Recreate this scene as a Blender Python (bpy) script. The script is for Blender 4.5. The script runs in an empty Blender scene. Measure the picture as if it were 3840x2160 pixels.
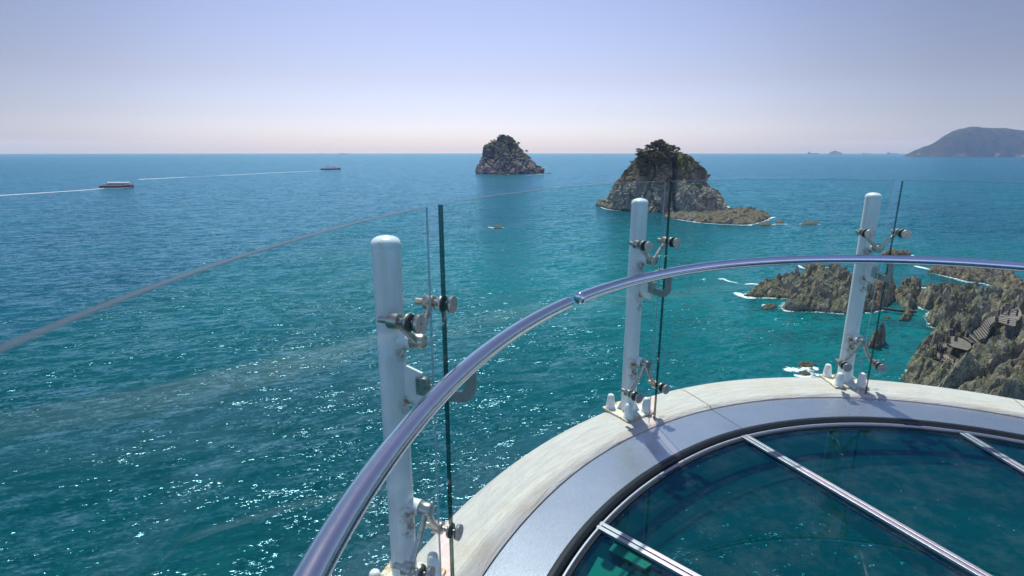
import bpy, math, random
import numpy as np
from mathutils import Vector, Matrix

random.seed(7)
rng = np.random.default_rng(11)
sc = bpy.context.scene
COL = sc.collection
PI = math.pi
R_ = math.radians

# ------------------------------------------------------------------ geometry of the place
CAMZ = 1.75                       # eye height above the deck
SEA = -36.25                      # sea level below the deck
FOC, PITCH = 1.05335, 0.247416
CX, CY = 2.455, 0.804             # centre of the round lookout

def ray(px, py):
    """direction through a point of the photograph (3840 x 2160)"""
    u, v = (px - 1920) / 1920, (py - 1080) / 1920
    cp, sp = math.cos(PITCH), math.sin(PITCH)
    return (u, -v * sp + FOC * cp, -v * cp - FOC * sp)

def ground(px, py, z):
    """where that direction meets the level z: a point on a real horizontal plane"""
    d = ray(px, py); t = (z - CAMZ) / d[2]
    return (d[0] * t, d[1] * t)

def wall(px, py, Y):
    d = ray(px, py); t = Y / d[1]
    return (d[0] * t, CAMZ + d[2] * t)

def ra(px, py):   return (2700 + px * .4425, 900 + py * .4425)
def rb(px, py):   return (3500 + px * .23465, 1080 + py * .23465)
def ri(px, py):   return (2200 + px * .29503, 480 + py * .29503)
def rj(px, py):   return (1720 + px * .17081, 460 + py * .17081)

# ------------------------------------------------------------------ object helpers
def tag(o, label=None, cat=None, group=None, kind=None):
    if label: o['label'] = label
    if cat: o['category'] = cat
    if group: o['group'] = group
    if kind: o['kind'] = kind
    return o

def empty(name, loc=(0, 0, 0), rz=0.0, **k):
    o = bpy.data.objects.new(name, None); COL.objects.link(o)
    o.empty_display_size = .1
    o.location = loc; o.rotation_euler = (0, 0, rz)
    return tag(o, **k)

def link(name, me, mats=None, parent=None, smooth=False, **k):
    o = bpy.data.objects.new(name, me); COL.objects.link(o)
    if mats is not None:
        for m in (mats if isinstance(mats, (list, tuple)) else [mats]): me.materials.append(m)
    if smooth is True: me.shade_smooth()
    elif smooth: me.shade_smooth(); me.set_sharp_from_angle(angle=R_(smooth))
    if parent is not None: o.parent = parent
    return tag(o, **k)

def copy_tree(o, parent=None):
    c = o.copy(); COL.objects.link(c); c.parent = parent
    for ch in list(o.children): copy_tree(ch, c)
    return c

class MB:
    """collects shapes into one mesh"""
    def __init__(s): s.v = []; s.f = []; s.m = []; s.mi = 0
    def add(s, vs, fs):
        n = len(s.v); s.v += [tuple(map(float, a)) for a in vs]
        s.f += [tuple(i + n for i in f) for f in fs]; s.m += [s.mi] * len(fs)
        return s
    def box(s, c, d, rz=0.0, taper=1.0):
        x, y, z = [a / 2 for a in d]; cr, sr = math.cos(rz), math.sin(rz); vs = []
        for dz in (-1, 1):
            t = taper if dz > 0 else 1
            for dx, dy in ((-1, -1), (1, -1), (1, 1), (-1, 1)):
                a, b = dx * x * t, dy * y * t
                vs.append((c[0] + a * cr - b * sr, c[1] + a * sr + b * cr, c[2] + dz * z))
        return s.add(vs, [(0, 3, 2, 1), (4, 5, 6, 7), (0, 1, 5, 4), (1, 2, 6, 5), (2, 3, 7, 6), (3, 0, 4, 7)])
    def tube(s, path, rad, n=16, caps=True):
        path = [Vector(p) for p in path]
        rads = rad if isinstance(rad, (list, tuple)) else [rad] * len(path)
        vs = []; fs = []; t0 = (path[1] - path[0]).normalized()
        up = Vector((0, 0, 1)) if abs(t0.z) < .9 else Vector((1, 0, 0))
        nrm = t0.cross(up).normalized(); prev = t0
        for i, p in enumerate(path):
            a = path[max(i - 1, 0)]; b = path[min(i + 1, len(path) - 1)]
            t = (b - a)
            if t.length < 1e-9: t = prev.copy()
            t.normalize()
            q = prev.rotation_difference(t); nrm = (q @ nrm).normalized(); prev = t
            bn = t.cross(nrm).normalized()
            for k in range(n):
                an = 2 * PI * k / n
                vs.append(p + (nrm * math.cos(an) + bn * math.sin(an)) * rads[i])
        for i in range(len(path) - 1):
            for k in range(n):
                k2 = (k + 1) % n
                fs.append((i * n + k, i * n + k2, (i + 1) * n + k2, (i + 1) * n + k))
        if caps:
            fs.append(tuple(range(n))[::-1]); fs.append(tuple((len(path) - 1) * n + k for k in range(n)))
        return s.add(vs, fs)
    def cyl(s, a, b, r, r2=None, n=20): return s.tube([a, b], [r, r if r2 is None else r2], n)
    def lathe(s, a, axis, prof, n=24):
        """prof: (distance along axis, radius)"""
        ax = Vector(axis).normalized(); a = Vector(a)
        return s.tube([a + ax * d for d, r in prof], [r for d, r in prof], n) if all(prof[i][0] < prof[i + 1][0] for i in range(len(prof) - 1)) else s._lathe2(a, ax, prof, n)
    def _lathe2(s, a, ax, prof, n):
        up = Vector((0, 0, 1)) if abs(ax.z) < .9 else Vector((1, 0, 0))
        e1 = ax.cross(up).normalized(); e2 = ax.cross(e1); vs = []; fs = []
        for d, r in prof:
            for k in range(n):
                an = 2 * PI * k / n
                vs.append(a + ax * d + (e1 * math.cos(an) + e2 * math.sin(an)) * r)
        for i in range(len(prof) - 1):
            for k in range(n):
                k2 = (k + 1) % n
                fs.append((i * n + k, i * n + k2, (i + 1) * n + k2, (i + 1) * n + k))
        fs.append(tuple(range(n))[::-1]); fs.append(tuple((len(prof) - 1) * n + k for k in range(n)))
        return s.add(vs, fs)
    def prism(s, poly, off):
        """poly: 3-D outline, off: extrusion vector"""
        n = len(poly); o = Vector(off); vs = [Vector(p) for p in poly] + [Vector(p) + o for p in poly]
        fs = [tuple(range(n)), tuple(range(2 * n - 1, n - 1, -1))]
        fs += [(i, i + n, (i + 1) % n + n, (i + 1) % n) for i in range(n)]
        return s.add(vs, fs)
    def strip(s, rows, close=False):
        """rows: list of rings of equal length; skin between them"""
        n = len(rows[0]); vs = [p for r in rows for p in r]; fs = []
        for i in range(len(rows) - 1):
            for k in range(n - (0 if close else 1)):
                k2 = (k + 1) % n
                fs.append((i * n + k, (i + 1) * n + k, (i + 1) * n + k2, i * n + k2))
        return s.add(vs, fs)
    def mesh(s, name):
        me = bpy.data.meshes.new(name); me.from_pydata(s.v, [], s.f); 
        if any(s.m): me.polygons.foreach_set('material_index', s.m)
        me.update(); return me
    def build(s, name, mats, parent=None, smooth=False, bevel=0, **k):
        me = s.mesh(name)
        import bmesh
        bm = bmesh.new(); bm.from_mesh(me); bmesh.ops.recalc_face_normals(bm, faces=bm.faces); bm.to_mesh(me); bm.free()
        o = link(name, me, mats, parent, smooth, **k)
        if bevel:
            b = o.modifiers.new('bevel', 'BEVEL'); b.width = bevel; b.segments = 2; b.limit_method = 'ANGLE'; b.angle_limit = R_(40)
        return o

def grid_mesh(name, V, nu, nv, closed_u=False):
    """V: (nv, nu, 3) numpy grid"""
    me = bpy.data.meshes.new(name)
    V = np.asarray(V, np.float32).reshape(-1, 3)
    i = np.arange(nv - 1)[:, None] * nu; k = np.arange(nu if closed_u else nu - 1)[None, :]
    k2 = (k + 1) % nu
    F = np.stack([i + k, i + k2, i + nu + k2, i + nu + k], -1).reshape(-1, 4)
    return npmesh(name, V, F)

def npmesh(name, V, F):
    me = bpy.data.meshes.new(name)
    V = np.asarray(V, np.float32); F = np.asarray(F, np.int32); m = F.shape[1]
    me.vertices.add(len(V)); me.vertices.foreach_set('co', V.ravel())
    me.loops.add(F.size); me.loops.foreach_set('vertex_index', F.ravel())
    me.polygons.add(len(F)); me.polygons.foreach_set('loop_start', np.arange(len(F), dtype=np.int32) * m)
    me.update(calc_edges=True); me.validate()
    return me

# ------------------------------------------------------------------ numpy noise
def _h(i, j, k, s):
    n = (i.astype(np.int64) * 73856093) ^ (j.astype(np.int64) * 19349663) ^ (k.astype(np.int64) * 83492791) ^ (s * 2654435761)
    n = (n ^ (n >> 13)) * 1274126177 & 0x7fffffff
    n = (n ^ (n >> 15)) * 668265263 & 0x7fffffff
    n = n ^ (n >> 11)
    return (n & 0xffff) / 65535.0

def vnoise(P, s=0):
    """smooth value noise, about -1..1"""
    I = np.floor(P).astype(np.int64); f = P - I; f = f * f * f * (f * (f * 6 - 15) + 10)
    r = 0
    for dx in (0, 1):
        for dy in (0, 1):
            for dz in (0, 1):
                w = (f[..., 0] if dx else 1 - f[..., 0]) * (f[..., 1] if dy else 1 - f[..., 1]) * (f[..., 2] if dz else 1 - f[..., 2])
                r = r + w * _h(I[..., 0] + dx, I[..., 1] + dy, I[..., 2] + dz, s)
    return r * 2 - 1

def fbm(P, o=4, s=0, g=.5):
    r = 0; a = 1; t = 0
    for i in range(o):
        r = r + a * vnoise(P * 2 ** i + i * 7.3, s + i); t += a; a *= g
    return r / t

def ridged(P, o=4, s=0, g=.5):
    r = 0; a = 1; t = 0
    for i in range(o):
        r = r + a * (1 - 2 * np.abs(vnoise(P * 2 ** i + i * 3.7, s + i))); t += a; a *= g
    return r / t

def facet(P, s, tilt):
    """2-D cells, each a tilted plane of its own height: (height, distance to the next cell)"""
    I = np.floor(P).astype(np.int64); sh = P.shape[:-1]; d1 = np.full(sh, 9.0); d2 = np.full(sh, 9.0); h = np.zeros(sh); Z = I[..., 0] * 0
    for dx in (-1, 0, 1):
        for dy in (-1, 0, 1):
            a, b = I[..., 0] + dx, I[..., 1] + dy
            vx, vy = P[..., 0] - a - _h(a, b, Z, s + 1), P[..., 1] - b - _h(a, b, Z, s + 2); d = np.hypot(vx, vy)
            hh = _h(a, b, Z, s + 3) + tilt * ((_h(a, b, Z, s + 5) - .5) * vx + (_h(a, b, Z, s + 6) - .5) * vy) * 2
            near = d < d1
            d2 = np.where(near, d1, np.minimum(d2, d)); h = np.where(near, hh, h); d1 = np.where(near, d, d1)
    return h, d2 - d1

def voro(P, s=0):
    """2-D or 3-D cells: nearest and second nearest distance and a random number per cell"""
    I = np.floor(P).astype(np.int64); sh = P.shape[:-1]
    d1 = np.full(sh, 9.0); d2 = np.full(sh, 9.0); cid = np.zeros(sh)
    zr = (-1, 0, 1) if P.shape[-1] == 3 else (0,)
    Z = I[..., 2] if P.shape[-1] == 3 else np.zeros(sh, np.int64)
    for dx in (-1, 0, 1):
        for dy in (-1, 0, 1):
            for dz in zr:
                a, b, c = I[..., 0] + dx, I[..., 1] + dy, Z + dz
                ox, oy = _h(a, b, c, s + 1), _h(a, b, c, s + 2)
                d = (a + ox - P[..., 0]) ** 2 + (b + oy - P[..., 1]) ** 2
                if P.shape[-1] == 3: d = d + (c + _h(a, b, c, s + 3) - P[..., 2]) ** 2
                d = np.sqrt(d); r = _h(a, b, c, s + 4)
                near = d < d1
                d2 = np.where(near, d1, np.minimum(d2, d)); cid = np.where(near, r, cid); d1 = np.where(near, d, d1)
    return d1, d2, cid

# ------------------------------------------------------------------ materials
class NT:
    def __init__(s, name):
        s.m = bpy.data.materials.new(name); s.m.use_nodes = True; s.t = s.m.node_tree
        s.t.nodes.clear(); s.out = s.n('ShaderNodeOutputMaterial')
    def n(s, typ, props=None, **ins):
        nd = s.t.nodes.new(typ)
        for k, v in (props or {}).items(): setattr(nd, k, v)
        for k, v in ins.items():
            key = k.replace('_', ' ')
            sock = nd.inputs[int(k[1:])] if (k[0] == 'i' and k[1:].isdigit()) else nd.inputs[key]
            s.set(sock, v)
        return nd
    def set(s, sock, v):
        if isinstance(v, bpy.types.NodeSocket): s.t.links.new(v, sock)
        elif isinstance(v, bpy.types.Node): s.t.links.new(v.outputs[0], sock)
        else: sock.default_value = v
    def coord(s, kind='Object'): return s.n('ShaderNodeTexCoord').outputs[kind]
    def math(s, op, a, b=None, clamp=False):
        nd = s.n('ShaderNodeMath', {'operation': op, 'use_clamp': clamp}); s.set(nd.inputs[0], a)
        if b is not None: s.set(nd.inputs[1], b)
        return nd.outputs[0]
    def vm(s, op, a, b=None, scale=None):
        nd = s.n('ShaderNodeVectorMath', {'operation': op}); s.set(nd.inputs[0], a)
        if b is not None: s.set(nd.inputs[1], b)
        if scale is not None: s.set(nd.inputs['Scale'], scale)
        return nd.outputs['Value' if op in ('DOT_PRODUCT', 'LENGTH', 'DISTANCE') else 'Vector']
    def map(s, v, scale=(1, 1, 1), rot=(0, 0, 0), loc=(0, 0, 0)):
        return s.n('ShaderNodeMapping', Vector=v, Scale=scale, Rotation=rot, Location=loc).outputs[0]
    def noise(s, v, scale=1., detail=3., rough=.5, dist=0., out='Fac'):
        return s.n('ShaderNodeTexNoise', Vector=v, Scale=scale, Detail=detail, Roughness=rough, Distortion=dist).outputs[out]
    def voro(s, v, scale=1., feat='F1', out='Distance'):
        return s.n('ShaderNodeTexVoronoi', {'feature': feat}, Vector=v, Scale=scale).outputs[out]
    def ramp(s, f, stops, interp='LINEAR'):
        nd = s.n('ShaderNodeValToRGB', Fac=f); cr = nd.color_ramp; cr.interpolation = interp
        while len(cr.elements) < len(stops): cr.elements.new(.5)
        for e, (p, c) in zip(cr.elements, stops):
            e.position = p; e.color = (c, c, c, 1) if isinstance(c, (int, float)) else (*c, 1)
        return nd.outputs[0]
    def mix(s, f, a, b, bt='MIX'):
        nd = s.n('ShaderNodeMix', {'data_type': 'RGBA', 'blend_type': bt})
        s.set(nd.inputs[0], f)
        for sk, v in ((nd.inputs[6], a), (nd.inputs[7], b)):
            s.set(sk, (*v, 1) if isinstance(v, tuple) and len(v) == 3 else v)
        return nd.outputs[2]
    def bump(s, h, strength=.5, dist=.1, normal=None):
        nd = s.n('ShaderNodeBump', Height=h, Strength=strength, Distance=dist)
        if normal is not None: s.set(nd.inputs['Normal'], normal)
        return nd.outputs[0]
    def bsdf(s, col, rough=.5, metal=0., normal=None, **k):
        nd = s.n('ShaderNodeBsdfPrincipled')
        s.set(nd.inputs['Base Color'], (*col, 1) if isinstance(col, tuple) else col)
        s.set(nd.inputs['Roughness'], rough); s.set(nd.inputs['Metallic'], metal)
        if normal is not None: s.set(nd.inputs['Normal'], normal)
        for a, b in k.items(): s.set(nd.inputs[a.replace('_', ' ')], b)
        return nd.outputs[0]
    def done(s, sh): s.t.links.new(sh, s.out.inputs[0]); return s.m

def simple(name, col, rough=.5, metal=0., nscale=0, var=.25, **k):
    t = NT(name)
    if nscale:
        f = t.noise(t.coord(), nscale, 4, .6)
        c = t.mix(t.ramp(f, [(.3, 0.), (.7, 1.)]), tuple(a * (1 - var) for a in col), tuple(min(1, a * (1 + var)) for a in col))
    else: c = col
    return t.done(t.bsdf(c, rough, metal, **k))

def m_white_post():
    t = NT('white_paint'); co = t.coord()
    st = t.noise(t.map(co, (14, 14, 1.6)), 1.6, 5, .6)
    c = t.mix(t.ramp(st, [(.42, 0.), (.75, 1.)]), (.90, .88, .89), (.76, .73, .68))
    sp = t.noise(co, 38, 3, .6)
    # rust bleeding from the welded stubs, the plate and the base
    def near(p, r):
        d = t.vm('DISTANCE', t.vm('ADD', co, t.vm('SCALE', t.noise(co, 25, 3, out='Color'), scale=.03)), Vector(p) + Vector((.015, .015, .015)))
        return t.math('SUBTRACT', 1.0, t.math('DIVIDE', d, r), True)
    rust = near((-.07, 0, 1.05), .055)
    for p, r in (((-.05, 0, .38), .07), ((-.05, .01, .31), .05), ((-.05, .0, .84), .045), ((-.055, -.01, .77), .035), ((0, 0, .0), .085)):
        rust = t.math('MAXIMUM', rust, near(p, r))
    rr = t.math('MULTIPLY', rust, t.ramp(sp, [(.38, 0.), (.62, 1.)]))
    c = t.mix(t.math('MULTIPLY', rr, 1.9, True), c, (.36, .17, .06))
    return t.done(t.bsdf(c, .28, 0., t.bump(sp, .05, .01)))

def m_white_clean(name='white_cap_paint', rusty=True):
    t = NT(name); co = t.coord()
    f = t.noise(co, 26, 4, .6)
    c = t.mix(t.ramp(f, [(.52, 0.), (.72, 1.)]), (.80, .80, .81), (.62, .45, .28) if rusty else (.7, .69, .66))
    return t.done(t.bsdf(c, .3, 0.))

def m_rusty_plate():
    t = NT('rusty_white_plate'); co = t.coord()
    f = t.noise(co, 16, 5, .65)
    e = t.vm('LENGTH', t.vm('MULTIPLY', co, (1, 1, 0)))
    f2 = t.math('ADD', f, t.math('MULTIPLY', t.math('SUBTRACT', e, .1), 2.2))
    c = t.ramp(f2, [(.45, (.74, .72, .70)), (.58, (.72, .60, .42)), (.66, (.55, .27, .10)), (.8, (.28, .12, .06))])
    return t.done(t.bsdf(c, .55, 0., t.bump(f, .3, .01)))

def m_steel(name, col=(.62, .62, .64), rough=.22, brush=None, stain=0.):
    t = NT(name); co = t.coord()
    v = co if brush is None else t.map(co, brush)
    f = t.noise(v, 30, 3, .6)
    g = t.noise(co, 9, 3, .6)
    r = t.math('ADD', rough * .75, t.math('MULTIPLY', f, rough * .5))
    c = t.mix(g, tuple(a * .85 for a in col), col)
    if stain:
        c = t.mix(t.math('MULTIPLY', t.ramp(t.noise(co, 55, 4, .7), [(.5, 0.), (.68, 1.)]), stain), c, (.30, .17, .08))
        r = t.math('ADD', r, t.math('MULTIPLY', g, .15))
    return t.done(t.bsdf(c, r, 1., t.bump(f, .04, .01)))

def m_ring_steel():
    t = NT('brushed_deck_steel'); uv = t.coord('UV'); co = t.coord()
    br = t.noise(t.map(uv, (3, 260, 1)), 6, 4, .7)
    bl = t.noise(co, 2.2, 4, .6)
    c = t.mix(t.ramp(bl, [(.3, 0.), (.75, 1.)]), (.52, .53, .60), (.62, .63, .70))
    c = t.mix(t.math('MULTIPLY', t.ramp(t.noise(co, 12, 5, .7), [(.60, 0.), (.8, 1.)]), .4), c, (.42, .38, .36))
    r = t.math('ADD', .20, t.math('MULTIPLY', br, .14))
    return t.done(t.bsdf(c, r, .85, t.bump(br, .12, .004)))

def m_beige():
    t = NT('weathered_cream_coating'); uv = t.coord('UV'); co = t.coord()
    st = t.noise(t.map(uv, (1.1, 9, 1)), 4.5, 5, .6, .6)
    st2 = t.noise(t.map(uv, (2.4, 42, 1)), 3, 4, .6, .3)
    bl = t.noise(co, 3.3, 5, .65)
    c = t.mix(t.ramp(st, [(.36, 0.), (.62, 1.)]), (.54, .475, .445), (.66, .57, .525))
    c = t.mix(t.math('MULTIPLY', t.ramp(st2, [(.5, 0.), (.7, 1.)]), .4), c, (.50, .41, .33))
    c = t.mix(t.math('MULTIPLY', t.ramp(bl, [(.52, 0.), (.70, 1.)]), .55), c, (.58, .43, .32))
    sp = t.noise(co, 60, 3, .7)
    c = t.mix(t.math('MULTIPLY', t.ramp(sp, [(.66, 0.), (.72, 1.)]), .6), c, (.35, .20, .10))
    h = t.math('ADD', st, t.math('MULTIPLY', st2, .5))
    return t.done(t.bsdf(c, .46, 0., t.bump(h, .6, .02)))

def glass_core(t, tint, rough=0.0, ior=1.5, extra=None, normal=None, gcol=(1, 1, 1)):
    # reflectance of one face, the same from either side of the sheet
    geo = t.n('ShaderNodeNewGeometry'); f0 = ((ior - 1) / (ior + 1)) ** 2
    ct = t.math('ABSOLUTE', t.vm('DOT_PRODUCT', geo.outputs['Incoming'], geo.outputs['Normal']))
    fr = t.math('ADD', f0, t.math('MULTIPLY', t.math('POWER', t.math('SUBTRACT', 1., ct, True), 5.), 1 - f0), True)
    tr = t.n('ShaderNodeBsdfTransparent', Color=(*tint, 1))
    gl = t.n('ShaderNodeBsdfAnisotropic', Color=(*gcol, 1), Roughness=rough)
    mx = t.n('ShaderNodeMixShader'); t.set(mx.inputs[0], fr)
    t.set(mx.inputs[1], tr.outputs[0]); t.set(mx.inputs[2], gl.outputs[0])
    s = mx.outputs[0]
    if extra is not None:
        df = t.n('ShaderNodeBsdfDiffuse', Color=(*extra[1], 1))
        m2 = t.n('ShaderNodeMixShader'); t.set(m2.inputs[0], extra[0]); t.set(m2.inputs[1], s); t.set(m2.inputs[2], df.outputs[0])
        s = m2.outputs[0]
    return s

def m_rail_glass():
    t = NT('clear_green_glass'); co = t.coord()
    sm = t.ramp(t.noise(t.map(co, (1, 1, .35)), 2.3, 5, .65, 1.), [(.55, 0.), (.8, .009)])
    st = t.ramp(t.noise(t.map(co, (3, 3, 40), (0, .35, 0)), .8, 2), [(.66, 0.), (.72, .02)])
    refl_ = t.math('MULTIPLY', t.ramp(t.noise(t.map(co, (4, 4, .22)), 1.6, 3, .6), [(.52, 0.), (.66, .07)]), t.ramp(t.noise(co, 1.1, 3), [(.42, 0.), (.6, 1.)]))  # faint vertical reflections, painted on as pale streaks
    sp = t.math('MULTIPLY', t.ramp(t.voro(co, 60), [(.0, 1.), (.06, .8), (.09, 0.)]), .25)
    return t.done(glass_core(t, (.890, .985, .968), 0., 1.24, (t.math('ADD', t.math('ADD', t.math('ADD', sm, st), t.math('ADD', refl_, sp)), .002), (.8, .85, .85))))

def m_floor_glass():
    t = NT('dark_teal_floor_glass'); co = t.coord()
    d = t.voro(co, 26); ds = t.noise(co, 1.3, 3, .6)
    dots = t.math('MULTIPLY', t.ramp(d, [(.0, 1.), (.055, .9), (.075, 0.)]), t.ramp(t.noise(co, 17, 2), [(.52, 0.), (.6, 1.)]))
    dots = t.math('MULTIPLY', dots, t.ramp(ds, [(.35, .15), (.65, .8)]))
    scr = t.n('ShaderNodeTexVoronoi', {'feature': 'DISTANCE_TO_EDGE'}, Vector=t.map(co, (1, .22, 1), (0, 0, .9)), Scale=1.3)
    scr = t.math('MULTIPLY', t.ramp(scr.outputs[0], [(.0, .3), (.0012, .15), (.002, 0.)]), t.ramp(t.noise(co, 2.1, 2), [(.66, 0.), (.72, 1.)]))
    dust = t.ramp(t.noise(co, 6, 6, .75), [(.45, .0), (.9, .05)])
    e = t.math('ADD', t.math('MAXIMUM', dots, scr), dust, True)
    return t.done(glass_core(t, (.24, .84, .84), 0., 1.75, (e, (.55, .65, .68)), None, (.22, .62, 1.)))

def m_glass_tinted(name, tint): 
    t = NT(name); return t.done(glass_core(t, tint, .02, 1.5))

def m_film():
    t = NT('teal_laminate_film'); co = t.coord()
    c = t.mix(t.noise(co, .7, 3, .5), (.001, .034, .038), (.001, .050, .052))
    tr = t.n('ShaderNodeBsdfTransparent', Color=(.55, .95, .93, 1)); df = t.n('ShaderNodeBsdfDiffuse', Color=c)
    mx = t.n('ShaderNodeMixShader'); t.set(mx.inputs[0], .78); t.set(mx.inputs[1], tr.outputs[0]); t.set(mx.inputs[2], df.outputs[0])
    return t.done(mx.outputs[0])

def m_edge(name, col, mixt, rough=.15):
    t = NT(name)
    tr = t.n('ShaderNodeBsdfTransparent', Color=(.5, .8, .75, 1))
    mx = t.n('ShaderNodeMixShader'); t.set(mx.inputs[0], mixt); t.set(mx.inputs[1], t.bsdf(col, rough, 0.)); t.set(mx.inputs[2], tr.outputs[0])
    return t.done(mx.outputs[0])

def m_rock(name, dark, mid, light, green, sc_=1., greenness=.5, wet=SEA + 1.0, gz=None, wetcol=(.035, .028, .020)):
    """gz = (z where plants begin, z where they are thick)"""
    t = NT(name); co = t.coord(); geo = t.n('ShaderNodeNewGeometry')
    z = t.n('ShaderNodeSeparateXYZ', Vector=geo.outputs['Position']).outputs[2]
    nz = t.n('ShaderNodeSeparateXYZ', Vector=geo.outputs['Normal']).outputs[2]
    a = t.noise(co, .22 * sc_, 8, .72); b = t.noise(t.map(co, (1, 1, .4)), .9 * sc_, 8, .72)
    c = t.ramp(t.math('ADD', t.math('MULTIPLY', a, .5), t.math('MULTIPLY', b, .5)), [(.40, dark), (.5, mid), (.60, light)])
    vg = t.noise(co, .35 * sc_, 7, .7)
    if gz:
        g0 = t.math('MULTIPLY', t.math('DIVIDE', t.math('SUBTRACT', z, gz[0]), gz[1] - gz[0], True), .55)
    else: g0 = .25
    gf = t.math('ADD', t.math('ADD', vg, g0), t.math('MULTIPLY', nz, .30))
    k = 1.05 - greenness * .5
    gm = t.ramp(gf, [(k - .1, 0.), (k + .03, 1.)])
    gcol = t.mix(t.noise(co, 1.3 * sc_, 5, .7), tuple(v * .55 for v in green), tuple(v * 1.5 for v in green))
    c = t.mix(gm, c, gcol)
    zz = t.math('ADD', z, t.math('MULTIPLY', t.noise(co, .5 * sc_, 4), 1.2))
    wm = t.math('SUBTRACT', 1., t.math('DIVIDE', t.math('SUBTRACT', zz, wet - .2), 1.3, True))
    c = t.mix(t.math('MULTIPLY', wm, .85), c, wetcol)
    cr = t.voro(t.map(co, (1, 1, .55)), .9 * sc_, 'DISTANCE_TO_EDGE')
    h = t.math('ADD', b, t.math('MULTIPLY', t.ramp(cr, [(0., 0.), (.12, 1.)]), .35))
    h2 = t.noise(co, 3 * sc_, 5, .75)
    nn = t.bump(h2, .8, .3 / sc_, t.bump(h, .9, 1.3 / sc_))
    return t.done(t.bsdf(c, .85, 0., nn, Specular_IOR_Level=.25))

def m_leaf(name, col, var=.5):
    t = NT(name); co = t.coord()
    f = t.noise(co, .9, 3, .6)
    c = t.mix(t.ramp(f, [(.3, 0.), (.7, 1.)]), tuple(a * (1 - var) for a in col), tuple(a * (1 + var) for a in col))
    return t.done(t.bsdf(c, .7, 0., Specular_IOR_Level=.2))

def m_sea():
    t = NT('sea_water'); co = t.coord()
    big = t.noise(co, .009, 3, .5); mid = t.noise(t.map(co, (1, 1.6, 1), (0, 0, .3)), .035, 3, .55)
    gust = t.noise(t.map(co, (.6, 1.5, 1), (0, 0, -.2)), .16, 3, .6)
    amp = t.math('ADD', SEA_AMP[0], t.math('MULTIPLY', t.ramp(t.math('ADD', t.math('MULTIPLY', mid, .45), t.math('MULTIPLY', gust, .55)), [(.40, 0.), (.62, 1.)]), SEA_AMP[1]))
    def slope(scale, rot, st, k, det=2., rough=.5, seed=0.):
        """tilt of the surface: strong across the wave crests, weaker along them"""
        v = t.map(co, (1, 1, 1), (0, 0, -rot), (seed, seed, seed)); v = t.vm('MULTIPLY', v, (st, 1, 1))
        n = t.vm('SUBTRACT', t.noise(v, scale, det, rough, .25, out='Color'), (.5, .5, .5))
        sp = t.n('ShaderNodeSeparateXYZ', Vector=n)
        c, s_ = math.cos(rot), math.sin(rot)
        a = t.vm('SCALE', Vector((-s_ * k, c * k, 0)), scale=sp.outputs[0]); b = t.vm('SCALE', Vector((c * k * .85, s_ * k * .85, 0)), scale=sp.outputs[1])
        return t.vm('ADD', a, b)
    s = t.vm('ADD', slope(.10, .30, .4, .45, 2), slope(.38, .22, .36, 1.0, 3, .55, 11.))
    s2 = t.vm('ADD', slope(1.15, .42, .34, SEA_K[0], 3, .6, 31.), slope(3.2, .1, .5, SEA_K[1], 3, .6, 77.))
    s = t.vm('ADD', s, t.vm('SCALE', s2, scale=amp))
    nrm = t.vm('NORMALIZE', t.vm('ADD', s, (0, 0, 1)))
    c = t.mix(t.ramp(big, [(.3, 0.), (.7, 1.)]), SEA_A, SEA_B)
    c = t.mix(t.math('MULTIPLY', t.ramp(mid, [(.35, 0.), (.7, 1.)]), .35), c, tuple(a * .7 for a in SEA_A))
    # paler, greener water over the shallows towards the shore
    d = t.vm('DISTANCE', co, (75, 130, 0))
    sh = t.math('POWER', t.math('SUBTRACT', 1., t.math('DIVIDE', d, 190, True), True), .7)
    c = t.mix(t.math('MULTIPLY', sh, .75), c, (.001, .165, .150))
    vign = t.math('SUBTRACT', 1., t.math('DIVIDE', t.vm('DISTANCE', co, (-50, 20, 0)), 150, True), True)  # sea colour darkened around this point, standing in for lens vignetting
    c = t.mix(t.math('MULTIPLY', t.math('MINIMUM', t.math('MULTIPLY', vign, 1.7), 1.), .9), c, (.001, .050, .060))
    # weed and sunken rock darken the bottom in patches close to the shore
    nr = t.math('SUBTRACT', 1., t.math('DIVIDE', t.vm('DISTANCE', co, (118, 128, 0)), 75, True), True)
    c = t.mix(t.math('MULTIPLY', t.math('MULTIPLY', t.math('POWER', nr, .6), t.ramp(t.noise(co, .07, 5, .65), [(.44, 0.), (.58, 1.)])), .8), c, (.012, .045, .062))
    geo = t.n('ShaderNodeNewGeometry')
    ct = t.math('MAXIMUM', t.vm('DOT_PRODUCT', geo.outputs['Incoming'], nrm), 0.)
    # a rough sea never reaches full mirror reflectance at grazing angles: wave faces hide each other
    fac = t.math('ADD', .021, t.math('MULTIPLY', t.math('POWER', t.math('SUBTRACT', 1., ct, True), 4.4), SEA_F))
    df = t.n('ShaderNodeBsdfDiffuse', Color=c, Normal=nrm)
    gl = t.n('ShaderNodeBsdfAnisotropic', Color=(.42, .76, 1., 1), Roughness=SEA_ROUGH, Normal=nrm)
    mx = t.n('ShaderNodeMixShader'); t.set(mx.inputs[0], fac); t.set(mx.inputs[1], df.outputs[0]); t.set(mx.inputs[2], gl.outputs[0])
    return t.done(mx.outputs[0])

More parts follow.
